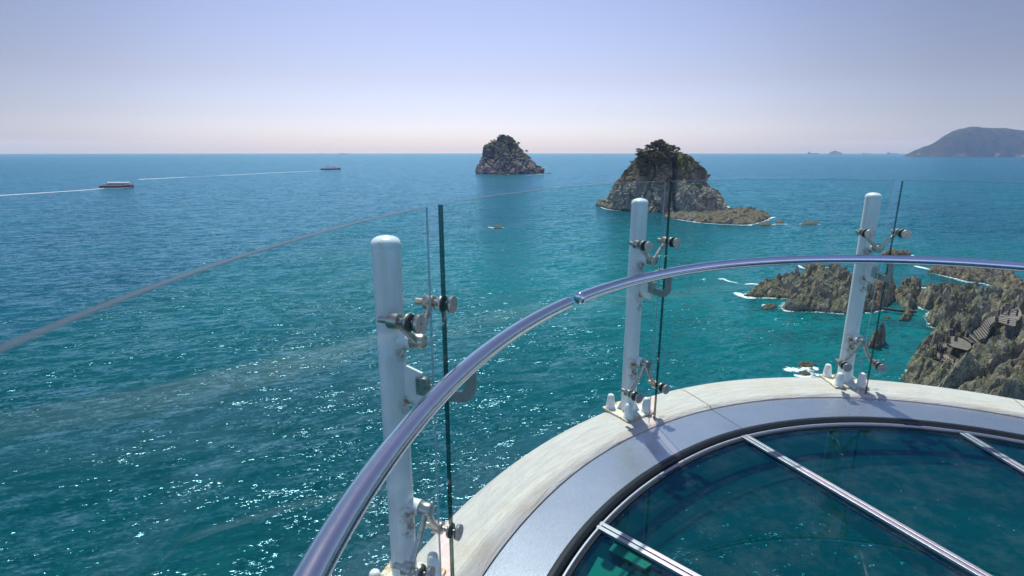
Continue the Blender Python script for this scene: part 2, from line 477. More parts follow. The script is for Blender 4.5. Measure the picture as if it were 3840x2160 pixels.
def m_foam(name, dens=.5, sx=1., scale=1.):
    t = NT(name); uv = t.coord('UV'); co = t.coord()
    e = t.n('ShaderNodeSeparateXYZ', Vector=uv)
    # uv runs 0..1 from the outer edge to the core
    n = t.noise(t.map(co, (sx, 1, 1)), .9 * scale, 6, .75, 1.5)
    n = t.math('ADD', n, t.math('MULTIPLY', t.math('SUBTRACT', e.outputs[1], .5), dens))
    f = t.ramp(n, [(.50, 0.), (.60, 1.)])
    tr = t.n('ShaderNodeBsdfTransparent'); df = t.bsdf((.78, .82, .84), .8)
    mx = t.n('ShaderNodeMixShader'); t.set(mx.inputs[0], t.math('MULTIPLY', f, .92)); t.set(mx.inputs[1], tr.outputs[0]); t.set(mx.inputs[2], df)
    return t.done(mx.outputs[0])

SEA_F = .66
SEA_A = (.001, .066, .092)
SEA_B = (.001, .104, .122)
SEA_ROUGH = .16
SEA_AMP = (.45, 1.0)
SEA_K = (1.9, 1.6)

M = dict(
    post=m_white_post(), cap=m_white_clean(), plate=m_rusty_plate(),
    fit=m_steel('stained_steel_fitting', (.50, .46, .41), .26, None, .8),
    hook=m_steel('hook_dark_reflection', (.33, .35, .33), .38, None, .3),  # steel darkened to stand in for the dark surroundings it mirrors
    disc=m_steel('steel_disc', (.50, .47, .43), .30, (1, 1, 1), .45),
    rail=m_steel('polished_rail_steel', (.70, .70, .76), .13, (1, 1, 1)),
    bar=m_steel('steel_glazing_bar', (.42, .415, .47), .52, (1, 1, 1)),
    ring=m_ring_steel(), beige=m_beige(), gl=m_rail_glass(), fgl=m_floor_glass(),
    fgl2=m_film(),
    edge=m_edge('dark_green_glass_edge', (.004, .05, .045), .12), edgel=m_edge('pale_refraction_edge', (.45, .60, .60), .15, .3),  # pale end tone paints in light the glass edge would refract
    top=m_edge('polished_glass_top', (.05, .075, .10), .30, .3),
    rubber=simple('black_rubber', (.012, .013, .015), .35, 0, 30), gasket=simple('grey_washer', (.05, .06, .05), .6, 0, 40),
    girder=simple('white_girder_paint', (.62, .66, .64), .6, 0, 4, .12),
    sunpatch=simple('sunlit_patch_green', (.035, .16, .095), .6, 0, 5, .1),
    dark=simple('dark_gap', (.02, .02, .022), .7, 0, 9),
    ink=simple('faded_print', (.16, .13, .12), .7, 0, 60),
)

# ------------------------------------------------------------------ radii of the lookout, metres against bearing
def curve(tab, k=1.0, sig=5.0):
    a = np.arange(-20, 260, 1.0); r = np.interp(a, [t for t, _ in tab], [v * k for _, v in tab])
    w = np.exp(-.5 * (np.arange(-15, 16) / sig) ** 2); w /= w.sum()
    rs = np.convolve(np.pad(r, 15, mode='edge'), w, mode='valid')
    return lambda th: float(np.interp(th, a, rs))
R1 = curve([(20, 1.20), (50, 1.30), (60, 1.35), (70.5, 1.397), (80, 1.432), (91, 1.458), (97, 1.463), (113, 1.468), (128, 1.452), (140, 1.452), (154, 1.462), (180, 1.47), (215, 1.48)], 1.75)
R2 = curve([(20, 1.35), (50, 1.47), (68, 1.563), (78, 1.600), (88, 1.627), (100, 1.640), (112, 1.638), (124, 1.626), (130, 1.622), (146, 1.607), (156, 1.609), (180, 1.62), (215, 1.62)], 1.75)
R3 = curve([(20, 1.55), (50, 1.68), (65, 1.758), (79, 1.822), (90, 1.845), (105, 1.858), (124, 1.826), (140, 1.806), (153, 1.803), (180, 1.81), (215, 1.81)], 1.75)
RG = curve([(20, 1.40), (50, 1.50), (60, 1.55), (70, 1.60), (78, 1.627), (88, 1.645), (100, 1.658), (112, 1.66), (123, 1.65), (140, 1.648), (157, 1.66), (170, 1.675), (180, 1.69), (215, 1.70)], 1.75, 4)
RR = curve([(20, 2.2), (60, 2.50), (73.3, 2.62), (80.2, 2.708), (93.2, 2.765), (103, 2.793), (113.7, 2.803), (123.5, 2.784), (130, 2.775), (141, 2.757), (149, 2.747), (156.5, 2.743), (166.6, 2.754), (175, 2.778), (181, 2.801), (200, 2.83)], 1.0, 3)

def pol(th, r, z=0.0): return (CX + r * math.cos(R_(th)), CY + r * math.sin(R_(th)), z)

def sweep(name, prof, th0, th1, mats, parent, step=.75, smooth=35, caps=True, bevel=0, **k):
    """prof: closed outline of (radius function of bearing, z)"""
    n = max(2, int(abs(th1 - th0) / step) + 1); ths = np.linspace(th0, th1, n)
    rows = [[pol(t, p[0](t), p[1]) for p in prof] for t in ths]
    b = MB(); b.strip(rows, True)
    m = len(prof)
    if caps: b.f.append(tuple(range(m))); b.m.append(0); b.f.append(tuple(range((n - 1) * m, n * m))[::-1]); b.m.append(0)
    o = b.build(name, mats, parent, smooth, bevel, **k)
    me = o.data; uvl = me.uv_layers.new(name='UVMap')
    V = np.empty(len(me.vertices) * 3, np.float32); me.vertices.foreach_get('co', V); V = V.reshape(-1, 3)
    L = np.empty(len(me.loops), np.int32); me.loops.foreach_get('vertex_index', L)
    dx, dy = V[:, 0] - CX, V[:, 1] - CY
    uv = np.stack([np.unwrap(np.arctan2(dy, dx)) * 0 + np.where(np.arctan2(dy, dx) < -1, np.arctan2(dy, dx) + 2 * PI, np.arctan2(dy, dx)) * 2.8, np.hypot(dx, dy)], -1)[L]
    uvl.data.foreach_set('uv', uv.astype(np.float32).ravel())
    return o
off = lambda f, d: (lambda th: f(th) + d)
mixr = lambda f, g, w: (lambda th: f(th) * (1 - w) + g(th) * w)

# ------------------------------------------------------------------ the lookout deck
deck = empty('lookout_deck', (CX, CY, 0), label='round glass-floored lookout deck with a cream outer kerb and a steel ring', cat='deck')
deck.location = (0, 0, 0)
SEAMS = [8, 67, 111.6, 163, 214]
for a, b in zip(SEAMS[:-1], SEAMS[1:]):
    sweep('kerb', [(off(R2, 0), -.05), (off(R2, 0), .000), (off(R2, .018), .014), (off(R2, .05), .014), (mixr(R2, R3, .5), .016), (off(R3, -.06), .012),
                   (off(R3, -.02), .000), (off(R3, -.004), -.022), (off(R3, .0), -.06), (off(R3, -.01), -.34), (off(R3, -.25), -.40), (off(R2, .02), -.36)],
          a + .06, b - .06, M['beige'], deck, smooth=50)
    sweep('steel_ring', [(off(R1, .012), -.026), (off(R1, .012), -.006), (off(R2, -.006), -.006), (off(R2, -.006), -.026)], a + .05, b - .05, M['ring'], deck)
sweep('seam_filler', [(off(R1, .02), -.05), (off(R1, .02), -.012), (off(R3, -.03), -.012), (off(R3, -.03), -.05)], 9, 213, M['dark'], deck)
sweep('rubber_seal', [(off(R1, -.030), -.05), (off(R1, -.030), -.012), (off(R1, -.024), -.003), (off(R1, -.006), -.001), (off(R1, .010), -.004), (off(R1, .010), -.05)], 8, 214, M['rubber'], deck, smooth=60)
sweep('glazing_bead', [(off(R1, -.054), -.060), (off(R1, -.053), -.032), (off(R1, -.049), -.024), (off(R1, -.041), -.024), (off(R1, -.038), -.030), (off(R1, -.038), -.060)], 8, 214, M['bar'], deck, smooth=60)
sweep('inner_seal', [(off(R1, -.068), -.050), (off(R1, -.066), -.038), (off(R1, -.0545), -.036), (off(R1, -.0545), -.050)], 8, 214, M['rubber'], deck, smooth=60)
sweep('girder', [(off(R1, -.045), -.58), (off(R1, -.045), -.30), (off(R1, .25), -.30), (off(R1, .25), -.58)], 8, 214, M['girder'], deck, step=2)
# glass floor: panes between straight glazing bars (end points measured on the deck)
BARS = [((.415, 2.300), (1.62, 1.16)), ((1.498, 3.150), (2.50, .97)), ((2.944, 3.178), (2.99, 1.9))]
def ext(a, b, k): return (a[0] + (b[0] - a[0]) * k, a[1] + (b[1] - a[1]) * k)
BARS = [(a, ext(a, b, 1.35)) for a, b in BARS]
inner = []
def rim(th0, th1, z, d=-.05):
    return [pol(t, R1(t) + d, z) for t in np.linspace(th0, th1, max(3, int(abs(th1 - th0))))]
def bearing(p): return math.degrees(math.atan2(p[1] - CY, p[0] - CX))
edges = [(None, 213)] + [(BARS[i], bearing(BARS[i][0])) for i in range(3)] + [(None, 10)]
for i in range(4):
    (ba, t0), (bb, t1) = edges[i], edges[i + 1]
    out = rim(t0 - .25, t1 + .25, -.045)
    e0 = ba[1] if ba else (.3, -1.2); e1 = bb[1] if bb else (4.9, .9)
    poly = out + [(e1[0], e1[1], -.045)] + ([(2.7, .35, -.045)] if i == 3 else []) + [(e0[0], e0[1], -.045)]
    if i == 0: poly = out + [(e1[0], e1[1], -.045), (1.0, -.9, -.045)]
    b = MB(); n = len(poly)
    b.add(poly, [tuple(range(n))[::-1]])
    o = b.build('floor_glass', M['fgl'], deck)
    if o.data.polygons[0].normal.z < 0: o.data.flip_normals()
    b = MB(); b.add([(p[0], p[1], p[2] - .03) for p in poly], [tuple(range(n))])
    b.build('glass_underside', M['fgl2'], o)
for a, e in BARS:
    d = Vector((e[0] - a[0], e[1] - a[1], 0)); ln = d.length; rz = math.atan2(d.y, d.x)
    c = ((a[0] + e[0]) / 2, (a[1] + e[1]) / 2)
    nx, ny = -math.sin(rz), math.cos(rz)
    b = MB()
    for s in (-1, 1): b.box((c[0] + nx * .0155 * s, c[1] + ny * .0155 * s, -.033), (ln, .023, .016), rz)
    b.box((c[0], c[1], -.050), (ln, .010, .014), rz)
    b.box((c[0], c[1], -.13), (ln, .04, .10), rz)
    b.build('glazing_bar', M['bar'], deck, bevel=.002)
for q in (((430, 742), (640, 850), (585, 886), (397, 787)), ((340, 822), (500, 905), (470, 945), (270, 950)), ((240, 960), (440, 975), (400, 1040), (200, 1040))):  # patches of sunlight below the floor glass, built as green plates
    pts = [(*ground(2000 + a * .7143, 1500 + b_ * .7143, -.052), -.052) for a, b_ in q]
    MB().prism(pts, (0, 0, -.012)).build('sunlit_patch', M['sunpatch'], deck)
# faint stamped marks on the kerb beside two of the posts
for px, py in ((3285, 1463), (2481, 1564)):
    x, y = ground(px, py, .014); b = MB()
    for k in range(4):
        b.box((x + k * .0095 - .014, y, .0205), (.0075, .0022, .0008)); b.box((x + k * .0095 - .014, y + .006, .0205), (.006, .0018, .0008))
        if k % 2 == 0: b.box((x + k * .0095 - .011, y + .003, .0205), (.0016, .007, .0008))
    b.build('printed_mark', M['ink'], deck)

# ------------------------------------------------------------------ posts with their glass fittings (local frame: +x outward, z up)
GAPS = [160.0, 122.5, 87.8]
RP = 3.080
def make_post(rg, rr, label):
    """rg, rr: distance from the lookout's centre to the glass and to the rail"""
    root = empty('balustrade_post', cat='post', label=label, group='balustrade posts along the rim')
    g = rg - RP; r = rr - RP      # negative: towards the deck
    MB().tube([(0, 0, .012), (0, 0, .3), (0, 0, .9), (0, 0, 1.432)], .0505, 40).build('tube', M['post'], root, 40)
    MB()._lathe2(Vector((0, 0, 1.430)), Vector((0, 0, 1)), [(0, .0515), (.008, .0520), (.018, .050), (.028, .043), (.035, .030), (.039, .012), (.0395, .002)], 40).build('end_cap', M['cap'], root, 60)
    MB().box((0, 0, .022), (.25, .25, .014)).build('base_plate', M['plate'], root, bevel=.003)
    for a in range(4):
        gu = MB()
        an = PI / 4 + a * PI / 2; c, s = math.cos(an), math.sin(an)
        gu.prism([(c * .049, s * .049, .029), (c * .078, s * .078, .029), (c * .049, s * .049, .085)], (-s * .006, c * .006, 0))
        gu.build('gusset', M['cap'], root)
    for sx, sy in ((-1, -1), (-1, 1), (1, -1), (1, 1)):
        b = MB(); b._lathe2(Vector((sx * .086, sy * .083, .029)), Vector((0, 0, 1)), [(0, .034), (.006, .0345), (.010, .031), (.05, .028), (.082, .0235), (.095, .020), (.100, .012), (.101, .002)], 10)
        b.build('bolt_cap', M['cap'], root, 50)
    # white stubs, hubs, arms and glass clamps
    for zh, zc, w in ((1.095, 1.205, .122), (.405, .228, .124)):
        MB().tube([(-.03, 0, zh), (g + .080, 0, zh)], .031, 24).build('stub', M['post'], root, 40)
        hub = MB(); hub._lathe2(Vector((g + .082, 0, zh)), Vector((-1, 0, 0)), [(0, .026), (.003, .028), (.044, .028), (.050, .024), (.051, .004)], 28)
        hubo = hub.build('spider_hub', M['fit'], root, 35)
        for s in (-1, 1):
            dz = zc - zh; x0 = g + .056; arm = MB()
            mid = (x0 + .006, s * w * .34, zh + dz * (.62 if dz < 0 else .30))
            pts = []
            for i in range(9):
                t = i / 8; a = Vector((x0, s * .010, zh)); c = Vector((x0 + .012, s * w, zc)); m_ = Vector(mid)
                pts.append(a * (1 - t) ** 2 + m_ * 2 * t * (1 - t) + c * t * t)
            arm.tube(pts, [.0145, .014, .0135, .013, .0125, .0125, .012, .012, .013], 14)
            arm.build('spider_arm', M['fit'], root, 40)
            cl = MB(); y = s * w
            cl._lathe2(Vector((x0 + .036, y, zc)), Vector((-1, 0, 0)), [(0, .025), (.003, .027), (.034, .027), (.038, .024), (.0385, .012), (.046, .0115)], 26)
            clo = cl.build('clamp_body', M['fit'], root, 35)
            MB()._lathe2(Vector((x0 + .078, y, zc)), Vector((-1, 0, 0)), [(0, .008), (.003, .0115), (.02, .012), (.06, .012)], 18).build('bolt_end', M['fit'], clo, 35)
            MB().tube([(x0 - .002, y, zc), (g - .008, y, zc)], .008, 14).build('bolt', M['fit'], clo, 35)
            MB()._lathe2(Vector((x0 - .004, y, zc)), Vector((-1, 0, 0)), [(0, .013), (.012, .013)], 6).build('nut', M['fit'], clo)
            MB()._lathe2(Vector((g + .026, y, zc)), Vector((-1, 0, 0)), [(0, .028), (.004, .0315), (.010, .0315)], 30).build('outer_disc', M['disc'], clo, 35)
            wa = MB(); wa._lathe2(Vector((g + .015, y, zc)), Vector((-1, 0, 0)), [(0, .030), (.0045, .030)], 30); wa._lathe2(Vector((g - .0105, y, zc)), Vector((-1, 0, 0)), [(0, .030), (.0045, .030)], 30)
            wa.build('washer', M['gasket'], clo, 35)
            MB()._lathe2(Vector((g - .0152, y, zc)), Vector((-1, 0, 0)), [(0, .0315), (.009, .033), (.012, .0315), (.0125, .005), (.0085, .0042), (.0080, .001)], 36).build('inner_disc', M['disc'], clo, 35)
    # bracket carrying the hand rail: white fin, steel block, J-shaped plate through the gap in the glass
    MB().prism([(-.04, -.006, .845), (-.04, -.006, .995), (-.06, -.006, .995), (g + .045, -.006, .975), (g + .045, -.006, .845)], (0, .012, 0)).build('bracket_fin', M['post'], root, bevel=.002)
    MB().box((g + .045, 0, .925), (.05, .026, .07)).build('bracket_block', M['fit'], root, bevel=.004)
    b2 = MB(); b2._lathe2(Vector((g + .045, -.012, .928)), Vector((0, -1, 0)), [(0, .009), (.009, .009), (.010, .006)], 6); b2.build('bracket_bolt', M['fit'], root)
    ctr = [(g + .05, .915), (g + .02, .905), (r + .07, .905)]; cx_, cz_ = r + .066, .952
    for i in range(1, 10):
        a = -PI / 2 - i / 9 * PI / 2; ctr.append((cx_ + .046 * math.cos(a), cz_ + .047 * math.sin(a)))
    ctr.append((r + .018, 1.030))
    lo = []; hi = []
    for i, (x, z) in enumerate(ctr):
        a = ctr[max(0, i - 1)]; b_ = ctr[min(len(ctr) - 1, i + 1)]; tx, tz = b_[0] - a[0], b_[1] - a[1]; l = math.hypot(tx, tz)
        nx, nz = -tz / l, tx / l; lo.append((x + nx * .021, -.006, z + nz * .021)); hi.append((x - nx * .021, -.006, z - nz * .021))
    MB().prism(lo + hi[::-1], (0, .012, 0)).build('rail_hook', M['hook'], root, bevel=.0015)
    return root
POSTL = ['tall white post at the left, nearest the camera, its foot out of the picture',
         'middle white post in front of the tree-topped islet, rust at its base plate',
         'farthest white post at the right, before the shore rocks, on a yellowed base plate']
for i, th in enumerate(GAPS):
    p = make_post(RG(th), RR(th), POSTL[i])
    p.location = pol(th, RP, 0.0); p.rotation_euler = (0, 0, R_(th))

# ------------------------------------------------------------------ curved glass panels
TOPZ = curve([(70, 1.552), (80, 1.561), (87, 1.563), (95, 1.568), (113, 1.576), (121.6, 1.579), (128, 1.582), (150, 1.577), (160, 1.572), (175, 1.566), (186, 1.568), (200, 1.568)], 1.0, 2)
TG = .0095
def panel(t0, t1, label):
    n = int(abs(t1 - t0) / .6) + 2; ths = np.linspace(t0, t1, n)
    root = empty('glass_panel', pol((t0 + t1) / 2, RG((t0 + t1) / 2), 0), cat='glass panel', label=label, group='curved glass panels of the balustrade')
    ox, oy = root.location.x, root.location.y
    P = lambda th, d, z: (pol(th, RG(th) + d)[0] - ox, pol(th, RG(th) + d)[1] - oy, z)
    zb = .010; b = MB()
    b.strip([[P(t, -TG, zb), P(t, -TG, TOPZ(t))] for t in ths]); b.strip([[P(t, TG, TOPZ(t)), P(t, TG, zb)] for t in ths])
    b.build('pane', M['gl'], root, 40)
    b = MB(); b.strip([[P(t, -TG, TOPZ(t)), P(t, -TG + .002, TOPZ(t) + .0015), P(t, TG - .002, TOPZ(t) + .0015), P(t, TG, TOPZ(t))] for t in ths]); b.build('top_edge', M['top'], root, 30)
    for t, m in ((t0, M['edge']), (t1, M['edgel'])):
        b = MB(); z1 = TOPZ(t)
        for lo_, hi_ in ((-TG, -.0008), (.0008, TG)) if t == t0 else ((-TG, -TG + .0085),):
            b.add([P(t, lo_, zb), P(t, hi_, zb), P(t, hi_, z1), P(t, lo_, z1)], [(0, 1, 2, 3)])
        if t == t0: b.add([P(t + (.01 if t == t1 else -.01), -.0008, zb), P(t + (.01 if t == t1 else -.01), .0008, zb), P(t + (.01 if t == t1 else -.01), .0008, z1), P(t + (.01 if t == t1 else -.01), -.0008, z1)], [(0, 1, 2, 3)])
        b.build('side_edge', m, root)
    return root
G = .52
panel(197, 159.9 + G * .7, 'near curved glass panel at the far left of the balustrade')
panel(158.3, 122.5 + .0, 'wide curved glass panel between the nearest and the middle post')
panel(121.4, 88.05, 'curved glass panel between the middle and the farthest post')
panel(86.85, 50, 'curved glass panel at the right edge, beyond the farthest post')

# ------------------------------------------------------------------ hand rail in two lengths
def handrail(t0, t1, label, cap0, cap1):
    root = empty('handrail', pol((t0 + t1) / 2, RR((t0 + t1) / 2), 1.05), cat='handrail', label=label)
    o = root.location; n = int(abs(t1 - t0) / .7) + 2
    P = [Vector(pol(t, RR(t), 1.05)) - o for t in np.linspace(t0, t1, n)]
    MB().tube(P, .0295, 40, caps=False).build('rail_tube', M['rail'], root, 60)
    for k, (a, d) in enumerate(((P[0], P[0] - P[1]), (P[-1], P[-1] - P[-2]))):
        if (cap0, cap1)[k]:
            MB()._lathe2(a - d.normalized() * .001, d.normalized(), [(0, .0300), (.004, .0300), (.009, .0275), (.014, .020), (.016, .009), (.0163, .001)], 32).build('rail_end_cap', M['rail'], root, 60)
    return root
handrail(200, 142.7, 'polished steel handrail length sweeping up from the bottom of the picture', False, True)
handrail(140.3, 30, 'polished steel handrail length curving to the right from the gap', True, False)

# ------------------------------------------------------------------ sea
def sea():
    rad = [0, 4, 12, 30, 60, 120, 250, 500, 1000, 2000, 4000, 8000, 11500, 13500]; n = 128
    V = [(0, 0, 0)] + [(r * math.cos(2 * PI * k / n), r * math.sin(2 * PI * k / n), 0) for r in rad[1:] for k in range(n)]
    F = [(0, 1 + k, 1 + (k + 1) % n) for k in range(n)]
    for i in range(len(rad) - 2):
        a, b = 1 + i * n, 1 + (i + 1) * n
        F += [(a + k, b + k, b + (k + 1) % n, a + (k + 1) % n) for k in range(n)]
    me = bpy.data.meshes.new('sea'); me.from_pydata(V, [], F)
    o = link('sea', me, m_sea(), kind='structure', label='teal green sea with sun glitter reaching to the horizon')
    o.location = (0, 0, SEA)
sea()

# ------------------------------------------------------------------ rocks in the water
ROCK = m_rock('shore_rock', (.13, .10, .075), (.38, .30, .215), (.66, .54, .40), (.19, .17, .095), 1.6, .24, SEA + .4)
ROCKW = m_rock('wave_washed_rock', (.10, .078, .060), (.34, .235, .165), (.52, .39, .285), (.18, .15, .08), 1.6, .0, SEA + .3)
CLIFF = m_rock('islet_rock', (.24, .18, .14), (.44, .34, .26), (.55, .44, .35), (.16, .165, .055), .30, .38, SEA + 1.2, (SEA + 12, SEA + 40))
CLIFF2 = m_rock('far_islet_rock', (.17, .145, .13), (.29, .25, .225), (.38, .33, .29), (.13, .14, .06), .16, .46, SEA + 2.0, (SEA + 15, SEA + 60))

def sdist(P, poly):
    """signed distance to a polygon, positive inside"""
    poly = np.asarray(poly, float); d = np.full(P.shape[:-1], 1e9); inside = np.zeros(P.shape[:-1], bool)
    for i in range(len(poly)):
        a, b = poly[i - 1], poly[i]; e = b - a; w = P - a
        t = np.clip((w @ e) / (e @ e + 1e-9), 0, 1); q = w - t[..., None] * e
        d = np.minimum(d, np.hypot(q[..., 0], q[..., 1]))
        c = ((a[1] > P[..., 1]) != (b[1] > P[..., 1])) & (P[..., 0] < (b[0] - a[0]) * (P[..., 1] - a[1]) / (b[1] - a[1] + 1e-12) + a[0])
        inside ^= c
    return np.where(inside, d, -d)

def rock_field(name, poly, h, res, seed, cell=4.0, edge=1.3, mat=None, hfun=None, carve=(), strata=0., **k):
    poly = np.array(poly); lo, hi = poly.min(0) - 1.5, poly.max(0) + 1.5
    nx, ny = [int((hi[i] - lo[i]) / res) + 2 for i in (0, 1)]
    X, Y = np.meshgrid(np.linspace(lo[0], hi[0], nx), np.linspace(lo[1], hi[1], ny))
    P = np.stack([X, Y], -1); P3 = np.stack([X, Y, X * 0], -1)
    wx = fbm(P3 / 3.0, 3, seed) * min(1.2, cell * .35); wy = fbm(P3 / 3.0 + 50, 3, seed) * min(1.2, cell * .35)
    W = P + np.stack([wx, wy], -1)
    sd = sdist(W, poly)
    env = np.sqrt(np.clip(sd / edge, 0, 1)) 
    H0 = hfun(P) if hfun else h * (.75 + .35 * fbm(P3 / 11, 3, seed + 3))
    A = R_(35); Q = np.stack([W[..., 0] * math.cos(A) + W[..., 1] * math.sin(A), (-W[..., 0] * math.sin(A) + W[..., 1] * math.cos(A)) * 1.5], -1)
    m0 = float(np.mean(H0))
    f1, c1 = facet(Q / cell, seed, .55); f2, c2 = facet(Q / (cell * .42) + 9, seed + 20, .7); f3, c3 = facet(W / (cell * .17) + 19, seed + 40, .9)
    Hc = np.minimum(H0, 5.)
    hh = (H0 - Hc) + Hc * (.50 + .62 * f1) * (.45 + .55 * np.clip(c1 / .12, 0, 1))
    hh += min(1.7, m0 * .34) * (f2 - .45) * (.4 + .6 * np.clip(c2 / .2, 0, 1)) + min(.7, m0 * .17) * (f3 - .4)
    hh += fbm(P3 / (cell * .22), 4, seed + 7, .6) * min(.5, m0 * .12)
    if strata: hh += strata * np.sin(Q[..., 1] / cell * 5 + 2 * fbm(P3 / 2, 2, seed)) * .5
    hh = np.maximum(hh, .12 * H0)
    hh = hh * env
    Z = np.where(sd > -.05, hh, -1.2) + np.where(sd > 0, 0, -.8)
    for cp, cz, buf in carve:
        s2 = sdist(P, np.array(cp)); Z = np.where(s2 > -buf, np.minimum(Z, cz - SEA - .35), Z)
        s3 = np.clip((s2 + buf + 1.6) / 1.6, 0, 1)
        Z = np.where((s2 <= -buf) & (s2 > -buf - 1.6), np.minimum(Z, (cz - SEA) + 1.6 * (1 - s3) + .1), Z)
    keep = sd > -.8
    V = np.stack([X, Y, Z + SEA], -1)
    # drop cells fully outside
    idx = np.arange(nx * ny).reshape(ny, nx)
    F = np.stack([idx[:-1, :-1], idx[:-1, 1:], idx[1:, 1:], idx[1:, :-1]], -1).reshape(-1, 4)
    kk = keep.ravel(); F = F[kk[F].any(1)]
    used = np.unique(F); rem = np.zeros(nx * ny, np.int64); rem[used] = np.arange(len(used))
    V = V.reshape(-1, 3)[used]; F = rem[F]
    c = V.mean(0); c[2] = SEA
    me = npmesh(name, V - c, F)
    o = link(name, me, mat or ROCK, None, 50, **k); o.location = tuple(c)
    return o

def fp(conv, pts, z=SEA): return [ground(*conv(*p), z) for p in pts]
G1P = [(200, 478), (340, 408), (400, 395), (450, 372), (560, 372), (680, 345), (860, 345), (960, 352), (1100, 365), (1250, 385), (1400, 405), (1500, 440), (1470, 520), (1440, 570), (1310, 606), (1180, 622), (1060, 625),
       (900, 612), (720, 602), (600, 603), (530, 590), (550, 545), (610, 515), (590, 495), (480, 492), (330, 488)]
hpts = [(ground(*ra(*p), SEA), h) for p, h in (((230, 470), .6), ((400, 440), 1.6), ((470, 400), 3.0), ((650, 400), 3.4), ((760, 365), 6.6), ((780, 420), 3.5), ((960, 390), 4.6), ((1100, 420), 4.2), ((600, 570), 2.8), ((700, 560), 3.6), ((850, 540), 4.5), ((1000, 560), 4.4), ((1200, 540), 5.2), ((1350, 500), 5.0), ((1450, 460), 3.6), ((500, 480), 1.3))]
def idw(P, pts, p=2.6):
    w = 0; s = 0
    for (x, y), h in pts:
        q = 1 / (((P[..., 0] - x) ** 2 + (P[..., 1] - y) ** 2) + 1.) ** (p / 2); w = w + q; s = s + q * h
    return s / w
rock_field('rock_outcrop', fp(ra, G1P), 4, .26, 5, 5.0, 1.5, hfun=lambda P: idw(P, hpts), strata=.25,
           label='largest rugged brown rock outcrop standing in the sea, behind the farthest post', cat='rock outcrop')
rock_field('rock_outcrop', fp(ra, [(1475, 520), (1482, 445), (1540, 415), (1650, 425), (1700, 465), (1680, 535), (1665, 575), (1600, 600), (1520, 560)]), 4.0, .24, 9, 3.2, 1.2,
           label='rock outcrop just right of the farthest post, between the large outcrop and the shore', cat='rock outcrop')
rock_field('sea_rock', fp(ra, [(1515, 690), (1525, 655), (1570, 600), (1640, 610), (1640, 640), (1600, 690)]), 1.8, .2, 13, 2.0, .9, label='small low rock trailing in front of the outcrop right of the farthest post', cat='rock')
rock_field('sea_rock', fp(ra, [(1268, 915), (1275, 885), (1318, 852), (1400, 852), (1404, 895), (1345, 932)]), 5.0, .16, 19, 1.7, 1.0, label='pointed rock alone in the green inlet, behind the lower clamps of the farthest post', cat='rock')
rock_field('sea_rock', fp(ra, [(355, 580), (372, 556), (430, 552), (482, 562), (478, 578), (400, 594)]), 1.1, .18, 21, 2.2, .7, mat=ROCKW, label='flat lone rock in open water left of the large outcrop', cat='rock')
rock_field('sea_rock', fp(ra, [(1390, 655), (1420, 642), (1455, 655), (1440, 672), (1405, 670)]), .8, .18, 23, 1.5, .6, label='tiny rock awash right of the farthest post', cat='rock')
rock_field('sea_rock', fp(ra, [(690, 232), (760, 212), (860, 212), (885, 228), (800, 240)]), 1.2, .3, 25, 2.5, .8, mat=ROCKW, label='low rock with surf just under the handrail, behind the large outcrop', cat='rock')
rock_field('sea_rock', fp(ra, [(905, 215), (950, 205), (1010, 208), (990, 222), (930, 226)]), .9, .3, 26, 2.0, .8, mat=ROCKW, label='small rock in white water under the handrail, left of the farthest post', cat='rock')
rock_field('sea_rock', fp(ra, [(885, 243), (930, 240), (940, 250), (895, 252)]), .6, .25, 27, 1.5, .6, mat=ROCKW, label='smallest rock in the surf left of the farthest post', cat='rock')
rock_field('sea_rock', fp(ra, [(1360, 128), (1400, 108), (1540, 105), (1620, 128), (1500, 142)]), 2.8, .3, 28, 5.0, 1.4, mat=ROCKW, label='flat-topped reddish rock seen above the handrail beside the farthest post', cat='rock')
rock_field('rock_outcrop', fp(ra, [(1765, 270), (1850, 245), (2100, 243), (2300, 268), (2420, 303), (2520, 345), (2720, 410), (2760, 520), (2560, 480), (2460, 440), (2350, 405), (2230, 365), (2080, 352), (2000, 327), (1870, 297)]), 2.9, .3, 31, 4.0, 1.2, mat=ROCKW, strata=.5,
           label='long slanting brown reef beyond the shore at the right edge', cat='rock outcrop')
for i, (p, h, lb) in enumerate((([(1855, 370), (1900, 358), (1950, 363), (1942, 376), (1880, 378)], .7, 'little rock in the channel in front of the slanting reef'),
                 ([(1712, 396), (1760, 388), (1805, 400), (1765, 409)], .8, 'little rock in the channel, second from the shore outcrop'),
                 ([(1538, 408), (1600, 396), (1692, 406), (1680, 420), (1560, 422)], 1.0, 'low rock in the channel touching the surf behind the small outcrop'))):
    rock_field('sea_rock', fp(ra, p), h, .2, 35 + i, 1.8, .6, mat=ROCKW, label=lb, cat='rock')
rock_field('sea_rock', fp(ra, [(675, 1060), (740, 1045), (820, 1065), (785, 1090), (700, 1085)]), .8, .15, 41, 1.8, .6, mat=ROCKW, label='dark wave-washed rock just beyond the kerb, left of the farthest post', cat='rock')
rock_field('sea_rock', fp(ra, [(670, 1122), (740, 1106), (775, 1142), (700, 1152)]), .7, .15, 43, 1.6, .6, mat=ROCKW, label='dark rock half covered by foam, nearest the kerb left of the farthest post', cat='rock')
rock_field('sea_rock', [ground(*p, SEA) for p in ((1848, 852), (1862, 847), (1885, 850), (1880, 856), (1855, 857))], 1.0, .25, 45, 2.0, .8, mat=ROCKW, label='tiny rock breaking the surface in open water left of the middle post', cat='rock')
rock_field('sea_rock', [ground(*p, SEA) for p in ((3000, 838), (3030, 832), (3075, 836), (3060, 842), (3015, 843))], .7, .3, 46, 2.0, .8, mat=ROCKW, label='rock awash with foam right of the islet rock shelf', cat='rock')

